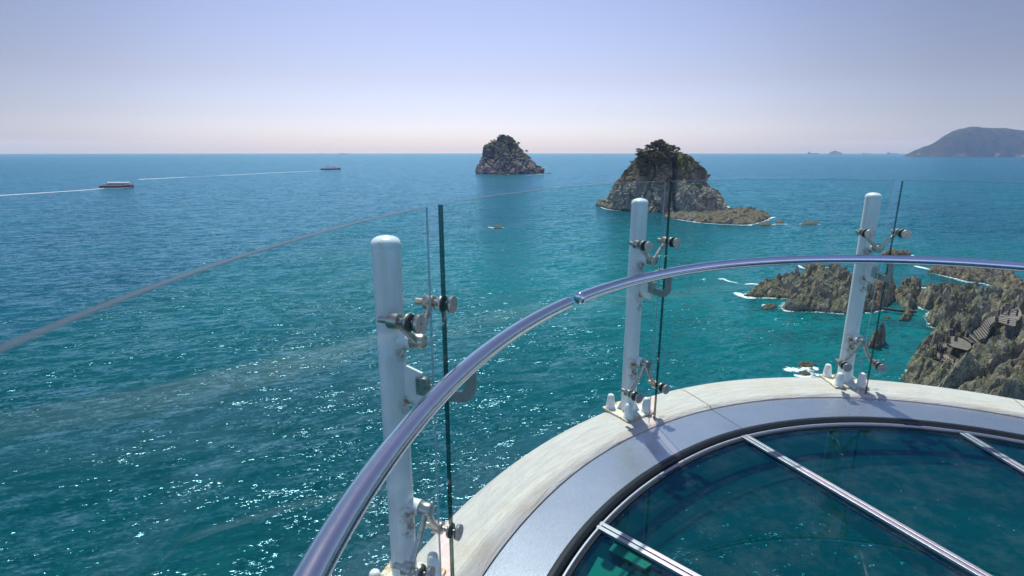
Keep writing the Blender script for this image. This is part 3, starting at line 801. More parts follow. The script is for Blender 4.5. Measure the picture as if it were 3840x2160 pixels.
# shore with the boardwalk: heights measured along it
ZL, ZM, ZT = SEA + 3.2, SEA + 5.0, SEA + 10.2
low_plat = [ground(*rb(*p), ZL) for p in ((0, 1062), (70, 1010), (200, 1045), (312, 1068), (440, 1165), (330, 1235), (222, 1240), (95, 1140), (10, 1110))]
side_plat = [ground(*rb(*p), ZM - .7) for p in ((75, 915), (160, 860), (232, 885), (222, 945), (118, 965))]
mid_plat = [ground(*rb(*p), ZM) for p in ((240, 775), (345, 775), (440, 800), (590, 885), (610, 955), (540, 1000), (300, 940), (232, 890))]
NST = 15
stairL = [rb(*p) for p in ((440, 800), (640, 690), (735, 655), (785, 565), (855, 505), (935, 462), (1020, 455))]
stairR = [rb(*p) for p in ((590, 885), (745, 830), (840, 800), (895, 700), (915, 610), (960, 565), (1015, 540))]
def along(pts, t):
    x = t * (len(pts) - 1); i = min(int(x), len(pts) - 2); f = x - i
    return (pts[i][0] + (pts[i + 1][0] - pts[i][0]) * f, pts[i][1] + (pts[i + 1][1] - pts[i][1]) * f)
def stair_pt(t, side):
    z = ZM + (ZT - ZM) * t
    return Vector((*ground(*along(stairL if side == 0 else stairR, t), z), z))
top_plat = [ground(*rb(*p), ZT) for p in ((1020, 455), (1130, 395), (1370, 300), (1415, 430), (1340, 545), (1300, 620), (1015, 540))]
LAND = [(1530, 1195), (1600, 1125), (1618, 1080), (1650, 1015), (1700, 965), (1760, 930), (1820, 870), (1890, 815), (1990, 795), (2090, 770), (2060, 758), (1900, 768), (1795, 735), (1752, 655), (1790, 600), (1700, 582), (1675, 545), (1700, 480),
        (1880, 452), (2050, 475), (2250, 482), (2350, 510), (2450, 530), (2640, 520), (3000, 560), (3600, 800), (3800, 1500), (2900, 1900), (2300, 1800), (1700, 1400)]
lpts = [(ground(*ra(*p), SEA + h), h) for p, h in (((1640, 1050), 2.0), ((1720, 1000), 2.8), ((1900, 1030), 3.0), ((1950, 900), 4.2), ((2080, 860), 4.6), ((2200, 800), 6.5), ((2300, 740), 8.2), ((2420, 650), 9.6), ((2550, 600), 10.3),
        ((2300, 900), 8), ((2500, 760), 10.5), ((2500, 900), 11.0), ((2560, 1050), 11), ((2300, 1100), 8.0), ((2150, 1000), 6.2), ((2000, 1130), 4.6), ((1800, 1170), 3.2), ((2450, 1250), 9.5), ((2700, 800), 13), ((2800, 1300), 13), ((1650, 1180), 2.0),
        ((1790, 690), 3.0), ((1850, 600), 5.0), ((1960, 520), 6.4), ((1760, 520), 3.8), ((1880, 440), 5.0), ((2120, 490), 6.2), ((2280, 500), 6.0), ((2400, 530), 5.5), ((2150, 600), 1.2), ((2120, 660), .9), ((2200, 650), 1.0), ((2280, 600), 1.6), ((2060, 690), .8), ((2350, 580), 5.5), ((2480, 540), 8.5))]
stair_poly = [tuple(stair_pt(t, 0)[:2]) for t in np.linspace(0, 1, 8)] + [tuple(stair_pt(t, 1)[:2]) for t in np.linspace(1, 0, 8)]
carve = [(low_plat, ZL, .2), (side_plat, ZM - .7, .1), (mid_plat, ZM, .2), (top_plat, ZT, .2)]
for i in range(6):
    a, b = i / 6, (i + 1) / 6
    carve.append(([tuple(stair_pt(a, 0)[:2]), tuple(stair_pt(b, 0)[:2]), tuple(stair_pt(b, 1)[:2]), tuple(stair_pt(a, 1)[:2])], ZM + (ZT - ZM) * a, .1))
rock_field('rocky_shore', fp(ra, LAND), 6, .27, 51, 5.2, 1.6, hfun=lambda P: idw(P, lpts, 3.2), carve=carve, kind='structure', label='rugged olive and brown rocks of the shore at the lower right')

# ------------------------------------------------------------------ boardwalk down on the shore rocks
WOOD = simple('weathered_boards', (.17, .13, .11), .8, 0, 2.0, .35)
WOODL = simple('pale_boards', (.26, .19, .155), .8, 0, 2.0, .3)
POSTW = simple('brown_railing_wood', (.075, .048, .036), .75, 0, 3, .3)
bw = empty('boardwalk', (low_plat[0][0], low_plat[0][1], ZL), cat='boardwalk', label='wooden boardwalk with stairs winding over the shore rocks at the right')
bo = bw.location.copy()
def planks(poly, z, rz, mat, name, w=.30, parent=bw):
    """boards clipped to a convex-ish platform outline"""
    b = MB(); c, s = math.cos(rz), math.sin(rz)
    q = [(x * c + y * s, -x * s + y * c) for x, y in poly]
    v0, v1 = min(p[1] for p in q), max(p[1] for p in q); v = v0 + .02
    while v + w < v1:
        for lo_ in (v + w / 2,):
            xs = []
            for i in range(len(q)):
                a, e = q[i - 1], q[i]
                if (a[1] > lo_) != (e[1] > lo_): xs.append(a[0] + (e[0] - a[0]) * (lo_ - a[1]) / (e[1] - a[1]))
            xs.sort()
            for i in range(0, len(xs) - 1, 2):
                u = (xs[i] + xs[i + 1]) / 2; L = xs[i + 1] - xs[i]
                if L > .2: b.box((u * c - lo_ * s - bo.x, u * s + lo_ * c - bo.y, z - bo.z), (L, w - .05, .08), rz)
        v += w
    return b.build(name, mat, parent)
planks(low_plat, ZL, .9, WOODL, 'lower_platform'); planks(side_plat, ZM - .7, 1.2, WOOD, 'side_platform')
planks(mid_plat, ZM, 2.2, WOOD, 'landing', .42); planks(top_plat, ZT, -.35, WOODL, 'upper_platform')
for i in range(NST):
    t = (i + .5) / NST; a, b_ = stair_pt(t, 0), stair_pt(t, 1); b = MB(); d = b_ - a
    nrm = Vector((-d.y, d.x, 0)).normalized(); wd = .30
    pts = [a + nrm * wd * .5 - bo, b_ + nrm * wd * .5 - bo, b_ - nrm * wd * .5 - bo, a - nrm * wd * .5 - bo]
    b.prism(pts, (0, 0, .09)); b.build('step', WOOD, bw)
SHADEW = simple('stair_gap_shade', (.035, .026, .022), .8)  # near-black underlay, painting in the shade between the open steps
b = MB(); n_ = 12
b.strip([[stair_pt(k / n_, 0) - bo - Vector((0, 0, .22)), stair_pt(k / n_, 1) - bo - Vector((0, 0, .22)), stair_pt(k / n_, 1) - bo - Vector((0, 0, .6)), stair_pt(k / n_, 0) - bo - Vector((0, 0, .6))] for k in range(n_ + 1)], True)
b.build('stair_shade', SHADEW, bw)
for i in range(5):
    t = (i + .5) / 5; z = ZL + (ZM - ZL) * t
    a = ground(*along([rb(208, 1050), rb(232, 955)], t), z); e = ground(*along([rb(312, 1070), rb(300, 955)], t), z)
    b = MB(); b.prism([(a[0] - bo.x, a[1] - bo.y - .2, z - bo.z), (e[0] - bo.x, e[1] - bo.y - .2, z - bo.z), (e[0] - bo.x, e[1] - bo.y + .2, z - bo.z), (a[0] - bo.x, a[1] - bo.y + .2, z - bo.z)], (0, 0, .08)); b.build('step', WOOD, bw)
def fence(pts, label, hgt=1.15, sub=1):
    """pts: 3-D points where posts stand"""
    root = empty('wooden_railing', tuple(pts[0]), cat='railing', label=label, group='dark wooden railings of the boardwalk')
    o = Vector(pts[0])
    for p in pts:
        p = Vector(p) - o; MB().box((p.x, p.y, hgt / 2 - .25), (.19, .19, hgt + .5)).build('railing_post', POSTW, root)
    for h in (.35, .68, 1.0):
        b = MB()
        for a, e in zip(pts[:-1], pts[1:]):
            a, e = Vector(a) - o, Vector(e) - o
            m = (a + e) / 2 - Vector((0, 0, .08))
            b.tube([a + Vector((0, 0, h)), m + Vector((0, 0, h)), e + Vector((0, 0, h))], .05, 6)
        b.build('rail', POSTW, root)
    return root
g3 = lambda pts, z: [(*ground(*rb(*p), z), z) for p in pts]
fence(g3([(5, 1060), (30, 1110), (110, 1150), (222, 1240), (325, 1232), (418, 1200), (432, 1150)], ZL), 'dark railing round the front of the lowest boardwalk platform')
fence(g3([(0, 1050), (60, 985)], ZL), 'short railing at the water side of the lowest platform')
fence(g3([(72, 925), (95, 990), (120, 1020)], ZM - .7) , 'short railing beside the side platform')
fence(g3([(72, 915), (150, 862), (222, 880)], ZM - .7), 'railing along the back of the side platform')
fence(g3([(235, 880), (238, 770)], ZM), 'railing at the corner between the two middle platforms')
fence(g3([(345, 850), (348, 775), (440, 800)], ZM), 'railing at the foot of the long stairs')
fence([tuple(stair_pt(t, 0)) for t in np.linspace(.03, 1, 9)], 'long railing down the seaward side of the stairs')
fence([tuple(stair_pt(t, 1)) for t in (.93, 1.0)] + g3([(1190, 575), (1330, 590)], ZT), 'railing along the near side of the upper platform')
fence(g3([(1040, 450), (1200, 440), (1330, 450)], ZT), 'railing across the middle of the upper platform')
fence(g3([(1105, 395), (1290, 310), (1440, 255)], ZT + .3), 'railing behind the upper platform at the right edge')

# ------------------------------------------------------------------ islets
def loft(levL, levR, Y, zt, depth, seed, conv, nphi=300, nz=150, amp=2.5, base=SEA - 1.5, gully=None, power=2.6, topf=.25, cells=6., yoff=0.):
    """rock body from its measured width at each height; cross-sections are full, rounded in depth"""
    L = sorted([wall(*conv(*p), Y)[::-1] for p in levL]); Rr = sorted([wall(*conv(*p), Y)[::-1] for p in levR])
    z0, z1 = base, zt
    t = np.linspace(0, 1, nz); zs = z0 + (z1 - z0) * (1 - (1 - t) ** 1.35)
    xl = np.interp(zs, [a for a, _ in L], [b for _, b in L]); xr = np.interp(zs, [a for a, _ in Rr], [b for _, b in Rr])
    close = np.clip((1 - t) / topf, 0, 1) ** .42 if topf else 1 + 0 * t
    c = (xl + xr) / 2; hw = (xr - xl) / 2
    xm = c[-1]; 
    phi = np.linspace(0, 2 * PI, nphi, endpoint=False)
    cp, sp = np.cos(phi), np.sin(phi)
    ex = 2 / power
    sx = np.sign(cp) * np.abs(cp) ** ex; sy = np.sign(sp) * np.abs(sp) ** ex
    X = c[:, None] + hw[:, None] * sx[None, :]
    D = depth * (hw / hw.max())[:, None] ** .75 * (1.25 - .62 * np.clip((zs - SEA) / (zt - SEA), 0, 1))[:, None]
    Yy = Y + yoff + D * sy[None, :]
    Z = np.repeat(zs[:, None], nphi, 1)
    # close the crown
    nt = 14; rings = [(1 - (i + 1) / nt) for i in range(nt)]
    Xt = np.array([c[-1] + hw[-1] * sx * k for k in rings]); Yt = np.array([Y + yoff + D[-1] * sy * k for k in rings]); Zt = np.array([0 * sx + z1 + (1 - k ** 2) * hw[-1] * .12 for k in rings])
    X = np.vstack([X, Xt]); Yy = np.vstack([Yy, Yt]); Z = np.vstack([Z, Zt])
    P = np.stack([X, Yy, Z], -1)
    # outward direction
    N = np.stack([np.broadcast_to(cp, X.shape), np.broadcast_to(sp, X.shape), 0 * X + .25], -1)
    N = N / np.linalg.norm(N, axis=-1, keepdims=True)
    Q = P / np.array([cells, cells, cells * 2.4]) + np.stack([fbm(P / cells, 2, seed + 5)] * 3, -1) * .6
    d1, d2, cid = voro(Q, seed)
    crev = 1 - np.clip((d2 - d1) / .22, 0, 1)
    disp = amp * ((cid - .5) * 1.5 - crev * .9) - amp * .45 * ridged(P / np.array([cells * .8, cells * .8, cells * 1.8]), 5, seed + 9, .6)
    e1, e2, c2 = voro(P / (cells * .33) , seed + 13); disp += amp * .28 * ((c2 - .5) - .8 * (1 - np.clip((e2 - e1) / .3, 0, 1)))
    disp += amp * .22 * fbm(P / (cells * .15), 3, seed + 17)
    if gully is not None:
        for gx, gw, gd, gs in gully:
            xc = gx + gs * (P[..., 2] - SEA); front = np.clip(-sy * 1.2, 0, 1) if True else 1
            fr = np.vstack([np.repeat(front[None, :], nz, 0), np.repeat(front[None, :], nt, 0)])
            disp -= gd * np.exp(-((P[..., 0] - xc) / gw) ** 2) * fr
    w = np.clip((P[..., 2] - base) / 3, 0, 1)
    P = P + N * (disp * (.35 + .65 * w))[..., None]
    return P, nphi, nz + nt

def join_grids(parts):
    Vs = []; Fs = []; n0 = 0
    for P, nu, nv in parts:
        i = np.arange(nv - 1)[:, None] * nu; k = np.arange(nu)[None, :]; k2 = (k + 1) % nu
        F = np.stack([i + k, i + k2, i + nu + k2, i + nu + k], -1).reshape(-1, 4)
        Vs.append(P.reshape(-1, 3)); Fs.append(F + n0); n0 += nu * nv
    return np.vstack(Vs), np.vstack(Fs)

def islet(name, parts, mat, **k):
    V, F = join_grids(parts); c = V.mean(0); c[2] = SEA
    o = link(name, npmesh(name, V - c, F), mat, None, 60, **k); o.location = tuple(map(float, c)); return o

YI = 378.0
mL = [(262, 1075), (285, 910), (330, 800), (378, 690), (430, 610), (485, 530), (540, 460), (600, 400), (650, 350), (700, 310), (760, 285)]
mR = [(1745, 1075), (1735, 980), (1690, 880), (1620, 790), (1570, 740), (1530, 690), (1500, 640), (1495, 570), (1470, 510), (1440, 465), (1400, 415), (1375, 380), (1330, 350), (1270, 335), (1180, 322), (1080, 300), (1000, 285)]
chasm = wall(*ri(1000, 1050), YI)[0]; chasm2 = wall(*ri(1090, 400), YI)[0]
isl = [loft(mL, mR, YI, wall(*ri(900, 287), YI)[1], 25, 3, ri, 420, 210, 1.7, gully=[(chasm, 2.4, 9, (chasm2 - chasm) / 36), (chasm - 26, 2.0, 3, .25), (chasm + 22, 2.0, 2.5, -.1)], cells=7.),
       loft([(1110, 1100), (1115, 900), (1150, 810), (1200, 760), (1290, 725)], [(1745, 1085), (1740, 1000), (1700, 900), (1640, 820), (1560, 760), (1470, 725)], YI - 22, wall(*ri(1380, 708), YI - 22)[1], 11, 8, ri, 220, 90, 1.3, power=3.2, cells=6.)]
main_isl = islet('rocky_islet', isl, CLIFF, label='steep brown sea stack crowned with dark trees, behind the middle post', cat='islet')
rock_field('rock_shelf', fp(ri, [(985, 1125), (1010, 1100), (1700, 1085), (1790, 1045), (2040, 1045), (2250, 1085), (2345, 1130), (2300, 1165), (2150, 1215), (2000, 1232), (1700, 1220), (1400, 1198), (1350, 1188), (1200, 1165), (1010, 1140)]), 2.6, .42, 61, 6.0, 1.5, mat=ROCKW, strata=.9,
           label='low flat rock shelf at the foot of the islet, running out to the right', cat='rock outcrop')
rock_field('rock_shelf', fp(ri, [(118, 980), (200, 950), (300, 935), (700, 950), (1000, 985), (1010, 1062), (900, 1056), (590, 1048), (440, 1050), (280, 1034), (180, 1000)]), 5.0, .42, 63, 7.0, 3.0, mat=CLIFF, strata=.6,
           label='sloping rock ledge at the left foot of the tree-topped islet', cat='rock outcrop')
rock_field('sea_rock', fp(ri, [(2180, 1225), (2240, 1208), (2370, 1226), (2300, 1246), (2210, 1244)]), 1.3, .35, 65, 3.0, .8, mat=ROCKW, label='dark rock off the right tip of the islet shelf', cat='rock')
rock_field('sea_rock', fp(ri, [(2400, 1205), (2450, 1188), (2515, 1208), (2450, 1220)]), 1.2, .35, 67, 3.0, .8, mat=ROCKW, label='outermost small rock right of the islet shelf', cat='rock')
rock_field('sea_rock', fp(ri, [(1725, 990), (1750, 975), (1785, 985), (1760, 1000)]), 1.5, .35, 69, 3.0, .8, mat=ROCKW, label='small rock behind the right foot of the tree-topped islet', cat='rock')

Y2 = 1040.0
nL = [(395, 1070), (402, 1000), (440, 900), (485, 800), (548, 740), (545, 600), (560, 530), (595, 480), (660, 430), (730, 400), (815, 385), (850, 330), (880, 292)]
nR = [(1760, 1090), (1740, 960), (1640, 830), (1560, 740), (1480, 670), (1400, 610), (1330, 540), (1280, 460), (1210, 380), (1160, 325), (1090, 295), (1000, 285)]
far = [loft(nL, nR, Y2, wall(*rj(960, 283), Y2)[1], 62, 33, rj, 300, 170, 5.0, cells=17., gully=[(wall(*rj(700, 700), Y2)[0], 5, 10, .1), (wall(*rj(1330, 800), Y2)[0], 5, 9, -.3)]),
       loft([(625, 1160), (700, 1060), (775, 990), (800, 880), (880, 830)], [(1410, 1130), (1380, 1040), (1290, 960), (1230, 870), (1150, 800)], Y2 - 62, wall(*rj(1050, 770), Y2 - 62)[1], 26, 38, rj, 220, 90, 4.0, cells=12., power=2.2),
       loft([(1480, 1085), (1560, 1000), (1600, 960)], [(1900, 1000), (1800, 955), (1700, 930)], Y2 - 10, wall(*rj(1650, 925), Y2 - 10)[1], 20, 44, rj, 120, 50, 3.0, cells=12.),
       loft([(390, 1075), (410, 1040), (440, 1020)], [(820, 1075), (800, 1050), (760, 1030)], Y2 - 45, wall(*rj(600, 1015), Y2 - 45)[1], 16, 46, rj, 120, 40, 2.0, cells=12.)]
islet('rocky_islet', far, CLIFF2, label='more distant humped rock islet, left of the tree-topped one', cat='islet')

# headland
def headland():
    S = [(1225, 447), (1262, 436), (1290, 415), (1330, 387), (1390, 357), (1480, 318), (1560, 290), (1640, 250), (1680, 220), (1720, 188), (1780, 155), (1850, 130), (1900, 122), (1940, 118), (2000, 121), (2060, 124), (2150, 116), (2240, 118), (2330, 124), (2400, 138), (2480, 148), (2576, 155), (2800, 150), (3200, 190), (3700, 300), (4000, 440)]
    YH = 4650.; pts = [wall(3000 + a * .3261, 440 + b * .3261, YH) for a, b in S]
    xs = np.linspace(pts[0][0], pts[-1][0], 520); hz = np.interp(xs, [p[0] for p in pts], [p[1] for p in pts]) - SEA; hz = np.maximum(hz, 1)
    v = np.linspace(-1, 1, 90); X = np.repeat(xs[None, :], 90, 0)
    wid = 60 + 300 * np.clip(hz / hz.max(), 0, 1) ** .8
    Yv = YH + v[:, None] * wid[None, :]
    prof = (1 - np.abs(v) ** 1.5)[:, None]
    Z = hz[None, :] * prof
    P = np.stack([X, Yv, Z], -1)
    nz_ = fbm(P / 160, 4, 71) * 18 * np.clip(hz / 60, 0, 1) * (1 - np.exp(-5 * prof)) + fbm(P / 16, 3, 75) * 4.5 * np.clip(hz / 30, 0, 1)
    Yw = Yv + fbm(np.stack([X / 140, X * 0, X * 0], -1), 3, 80) * 40 * (v[:, None] < 0)
    Z = np.where(prof > .02, np.maximum(Z + nz_, 1.), -3)
    V = np.stack([X, Yw, Z + SEA], -1)
    t = NT('wooded_hill'); geo = t.n('ShaderNodeNewGeometry'); co = t.coord()
    z = t.n('ShaderNodeSeparateXYZ', Vector=geo.outputs['Position']).outputs[2]
    c = t.mix(t.ramp(t.noise(co, .02, 6, .7), [(.35, 0.), (.65, 1.)]), (.030, .042, .022), (.065, .075, .035))
    rk = t.math('MULTIPLY', t.math('SUBTRACT', 1., t.math('DIVIDE', t.math('SUBTRACT', z, SEA + 3), 34, True)), t.ramp(t.noise(co, .008, 4, .6), [(.5, 0.), (.6, 1.)]))
    c = t.mix(rk, c, (.42, .33, .24))
    mat = t.done(t.bsdf(c, .9, 0., t.bump(t.noise(co, .12, 5, .7), .8, 5.), Specular_IOR_Level=.1))
    o = link('headland', grid_mesh('headland', V, 520, 90), mat, None, 60, kind='structure', label='hazy wooded headland rising at the right edge of the horizon')
headland()

# ------------------------------------------------------------------ plants on the islets
LEAFD = m_leaf('dark_pine_leaf', (.15, .13, .06)); LEAFO = m_leaf('olive_shrub_leaf', (.19, .19, .06)); BARK = simple('grey_brown_bark', (.09, .07, .055), .9, 0, 3)
def leaves(center, rad, n, size, seed, flat=.7):
    r = np.random.default_rng(seed)
    k = max(4, n // 26); cc = r.normal(size=(k, 3)); cc /= np.linalg.norm(cc, axis=1)[:, None]; cc *= (r.random((k, 1)) ** .45)
    own = r.integers(0, k, n); p = cc[own] + r.normal(size=(n, 3)) * .19
    p = p * np.array([rad, rad, rad * flat]) + np.array(center)
    a = r.normal(size=(n, 3)); a /= np.linalg.norm(a, axis=1)[:, None]; b = np.cross(a, r.normal(size=(n, 3))); b /= np.linalg.norm(b, axis=1)[:, None]
    s = (size * (.6 + .8 * r.random((n, 1))))
    V = np.stack([p - a * s, p + b * s * .7, p + a * s, p - b * s * .7], 1).reshape(-1, 3)
    return V, np.arange(n * 4).reshape(-1, 4)
def make_tree(name, h, seed, mat, label, cat, group, lean=0., n=420, bare=False):
    r = random.Random(seed); root = empty(name, cat=cat, label=label, group=group)
    b = MB(); top = Vector((lean * h * .35, 0, h * .62))
    b.tube([(0, 0, -1.0), (lean * h * .1, .1, h * .25), top], [h * .035, h * .026, h * .014], 8)
    cr = []
    for k in range(6):
        a = r.uniform(0, 2 * PI); s0 = Vector((lean * h * .2, .05, h * (.28 + .06 * k))); e = s0 + Vector((math.cos(a) * h * .24, math.sin(a) * h * .24, h * r.uniform(.10, .22)))
        b.tube([s0, (s0 + e) / 2 + Vector((0, 0, h * .02)), e], [h * .012, h * .009, h * .005], 6); cr.append(e)
    b.build('trunk', BARK, root, True)
    Vs = []; Fs = []; m = 0
    for k, c in enumerate(cr + [top + Vector((0, 0, h * .12))]):
        V, F = leaves(c, h * (.17 if k < 6 else .22), n // 7, h * .032, seed * 10 + k, .62); Vs.append(V); Fs.append(F + m); m += len(V)
    link('crown', npmesh('crown', np.vstack(Vs), np.vstack(Fs)), mat, root)
    return root
from mathutils.bvhtree import BVHTree
def surf(o):
    me = o.data; vs = [v.co + o.location for v in me.vertices]; return BVHTree.FromPolygons([tuple(v) for v in vs], [tuple(p.vertices) for p in me.polygons])
bv = surf(main_isl)
def drop(bvh, x, y):
    h = bvh.ray_cast(Vector((x, y, 200)), Vector((0, 0, -1))); return h[0].z if h[0] else None
protoT = [make_tree('pine_tree', 8, 100 + i, LEAFD, 'x', 'tree', 'dark trees crowning the islet', lean=(-.5, .2, .6)[i], n=(1500, 1700, 1100)[i]) for i in range(3)]
protoS = [make_tree('shrub', 5, 200 + i, (LEAFO, LEAFD)[i % 2], 'x', 'shrub', 'shrubs on the islet slopes', lean=(.2, -.3)[i], n=1100) for i in range(2)]
tl = 'dark wind-shaped pine in the cluster on top of the islet behind the middle post'
tree_spots = [(835, 330, 7.5), (880, 300, 9.5), (905, 330, 8.), (930, 300, 9.8), (965, 330, 8.5), (1000, 310, 8.5), (1040, 300, 9.), (1075, 320, 7.5), (1110, 320, 6.5), (790, 350, 7), (760, 350, 6.5), (730, 360, 5.5), (1150, 325, 6.2), (860, 390, 7), (950, 380, 7.5), (1020, 390, 7), (800, 400, 6.5), (1180, 325, 5.4), (690, 385, 5)]
firstT = True; usedT = set()
for i, (px, py, h) in enumerate(tree_spots):
    yy = YI + (rng.random() * 12 - 3 if py < 345 else -8 - rng.random() * 5); x = wall(*ri(px, py), yy)[0]; z = drop(bv, x, yy)
    if z is None: continue
    k = i % 3; o = protoT[k] if k not in usedT else copy_tree(protoT[k]); usedT.add(k)
    o.location = (x, yy, z - .6); o.scale = (h / 9,) * 3; o.rotation_euler = (0, 0, rng.random() * 6.28 if h > 5.6 else (0 if px > 900 else PI)); o['label'] = tl
ns = 0
for i in range(260):
    if ns >= 84: break
    if i % 3: px = rng.uniform(640, 1090); py = 400
    else: px = rng.uniform(560, 1440); py = 500
    yy = YI - rng.uniform(-2, 13); x = wall(*ri(px, py), YI)[0]; z = drop(bv, x, yy)
    if z is None or z < SEA + 20: continue
    k = ns % 2; o = protoS[k] if ns < 2 else copy_tree(protoS[k]); ns += 1
    h = rng.uniform(2.2, 4.4) * (1.25 if i % 3 else .75); o.location = (x, yy, z - .5); o.scale = (h / 5 * 1.4, h / 5 * 1.4, h / 5); o.rotation_euler = (0, 0, rng.random() * 6)
    o['label'] = 'low olive shrub rooted among the rocks on the slopes of the tree-topped islet'
def single(conv, px, py, Y, h, lb, rz=0., proto=0):
    x, z = wall(*conv(px, py), Y); o = copy_tree(protoT[proto]); o.location = (x, Y, z); o.scale = (h / 8,) * 3; o.rotation_euler = (0, 0, rz); o['label'] = lb
    if 'group' in o: del o['group']
single(ri, 668, 345, YI - 2, 5.5, 'thin leaning tree at the upper left shoulder of the near islet', 3.0, 2)
single(ri, 1535, 665, YI - 2, 5.0, 'small dark tree clinging to the right cliff of the near islet', .3, 2)
single(rj, 1305, 520, Y2 - 6, 9, 'slim tree standing up from the right slope of the distant islet', 0, 1)
single(rj, 1480, 680, Y2 - 6, 8, 'leaning tree on the right shoulder of the distant islet', 0, 2)
for px, py in ((720, 410), (780, 392), (860, 330), (900, 290), (950, 285), (1010, 290), (1060, 300), (1110, 310), (1150, 340)):
    x, z = wall(*rj(px, py), Y2); o = copy_tree(protoS[1]); o.location = (x, Y2 - 8, z - 2.5); o.scale = (1.7, 1.7, 1.1); o.rotation_euler = (0, 0, rng.random() * 6)
    o['label'] = 'dark bush on the rounded top of the distant islet'; o['group'] = 'bushes topping the distant islet'; 

# ------------------------------------------------------------------ boats
PAINT = {n: simple(n + '_paint', c, .5, 0, .6, .15) for n, c in dict(red=(.30, .065, .045), pale=(.55, .56, .58), white=(.85, .85, .85), navy=(.03, .05, .09), grey=(.30, .32, .34), glass=(.04, .06, .08), orange=(.55, .20, .06), yellow=(.5, .36, .08), brown=(.14, .07, .05)).items()}
def hull(b, L, W, H, bow=.28, rise=.5):
    n = 14; rows = []
    for i in range(n + 1):
        t = i / n; x = -L / 2 + L * t; w = W / 2 * (1 if t < 1 - bow else math.cos((t - 1 + bow) / bow * PI / 2) ** .7 + .01)
        top = H * (1 + rise * max(0, (t - .55) / .45) ** 2)
        rows.append([(x, -w, top), (x + (.02 * L * (t > .9)), -w * .8, -.6), (x, w * .8, -.6), (x, w, top)])
    b.strip(rows, True); b.f.append((0, 1, 2, 3)); b.m.append(0)
def boat(px, py, L, ang, kind, label):
    x, y = ground(px, py, SEA); root = empty('excursion_boat' if kind < 2 else 'motor_boat', (x, y, SEA), ang, cat='boat', label=label)
    W = L * (.20 if kind < 2 else .3); b = MB(); hull(b, L, W, L * (.05 if kind == 0 else .055), rise=.7)
    b.build('hull', PAINT['red'] if kind == 0 else PAINT['navy'] if kind == 1 else PAINT['brown'], root, 30)
    if kind == 0:
        MB().box((L * .02, 0, L * .092), (L * .62, W * .82, L * .085)).build('cabin', PAINT['pale'], root)
        wi = MB()
        for k in range(9): wi.box((-L * .23 + k * L * .062, 0, L * .10), (L * .042, W * .84, L * .03))
        wi.build('window', PAINT['glass'], root)
        MB().box((L * .07, 0, L * .147), (L * .64, W * .95, L * .024)).build('canopy', PAINT['white'], root, bevel=.1)
        MB().box((-L * .36, 0, L * .08), (L * .13, W * .7, L * .06)).build('stern_cabin', PAINT['pale'], root)
        ms = MB(); ms.tube([(-L * .25, 0, L * .1), (-L * .25, 0, L * .2)], .18, 6)
        for k in range(8): ms.tube([(-L * .2 + k * L * .075, -W * .42, L * .115), (-L * .2 + k * L * .075, -W * .42, L * .135)], .09, 5)
        ms.build('mast', PAINT['white'], root)
    elif kind == 1:
        MB().box((-L * .02, 0, L * .09), (L * .74, W * .9, L * .075)).build('cabin', PAINT['white'], root)
        wi = MB()
        for k in range(8): wi.box((-L * .25 + k * L * .075, 0, L * .10), (L * .05, W * .87, L * .02))
        wi.build('window', PAINT['glass'], root)
        MB().box((.04 * L, 0, L * .147), (L * .5, W * .8, L * .04)).build('upper_deck', PAINT['pale'], root)
        MB().box((-L * .23, 0, L * .175), (L * .1, W * .5, L * .06), taper=.6).build('funnel', PAINT['yellow'], root)
        MB().box((L * .28, 0, L * .17), (L * .08, W * .55, L * .055)).build('wheelhouse', PAINT['white'], root)
        MB().tube([(L * .25, 0, L * .18), (L * .25, 0, L * .26)], .2, 6).build('mast', PAINT['grey'], root)
    else:
        MB().box((-L * .05, 0, L * .17), (L * .38, W * .6, L * .15), taper=.8).build('cabin', PAINT['white'] if kind == 2 else PAINT['grey'], root)
        MB().tube([(-L * .05, 0, L * .2), (-L * .05, 0, L * .42)], .1, 6).build('mast', PAINT['grey'], root)
    return root
boat(440, 702, 34, .10, 0, 'long red-hulled excursion boat with a white canopy, nearest boat on the left')
boat(1240, 636, 42, .10, 1, 'white ferry with a dark hull, mid-left and farther out than the red boat')
boat(2056, 651, 11, .15, 2, 'small motor boat just right of the distant islet')
boat(3831, 604, 22, .1, 3, 'dark small boat at the right edge below the headland')
boat(2246, 584, 26, .0, 3, 'tiny boat on the horizon between the two islets')
for i, (px, py, L, lb) in enumerate(((3050, 574.5, 210, 'hazy ship on the horizon, leftmost of those before the headland'), (3250, 577, 150, 'hazy ship on the horizon, between the far islet and the headland'), (3345, 578.5, 190, 'low hazy ship on the horizon nearest the headland'), (1205, 573.6, 90, 'faint ship on the horizon above the white ferry'), (1290, 573.6, 140, 'faint ship on the horizon just right of above the ferry'))):
    Yd = 9500.; x, z = wall(px, py, Yd); root = empty('cargo_ship', (x, Yd, SEA), .1, cat='ship', label=lb)
    b = MB(); hull(b, L, L * .15, L * .06, .15, .4); b.build('hull', PAINT['navy'], root)
    MB().box((-L * .36, 0, L * .11), (L * .12, L * .12, L * .12)).build('bridge', PAINT['grey'], root)
Yd = 8200.; px0, px1 = 3112, 3156
V = loft([(3112, 577), (3116, 571), (3124, 567.5)], [(3158, 577), (3148, 571), (3138, 567)], Yd, wall(3131, 566, Yd)[1], 90, 90, lambda a, b: (a, b), 60, 30, 10., cells=60.)
islet('rocky_islet', [V], CLIFF2, label='tiny hazy islet on the horizon left of the headland', cat='islet')
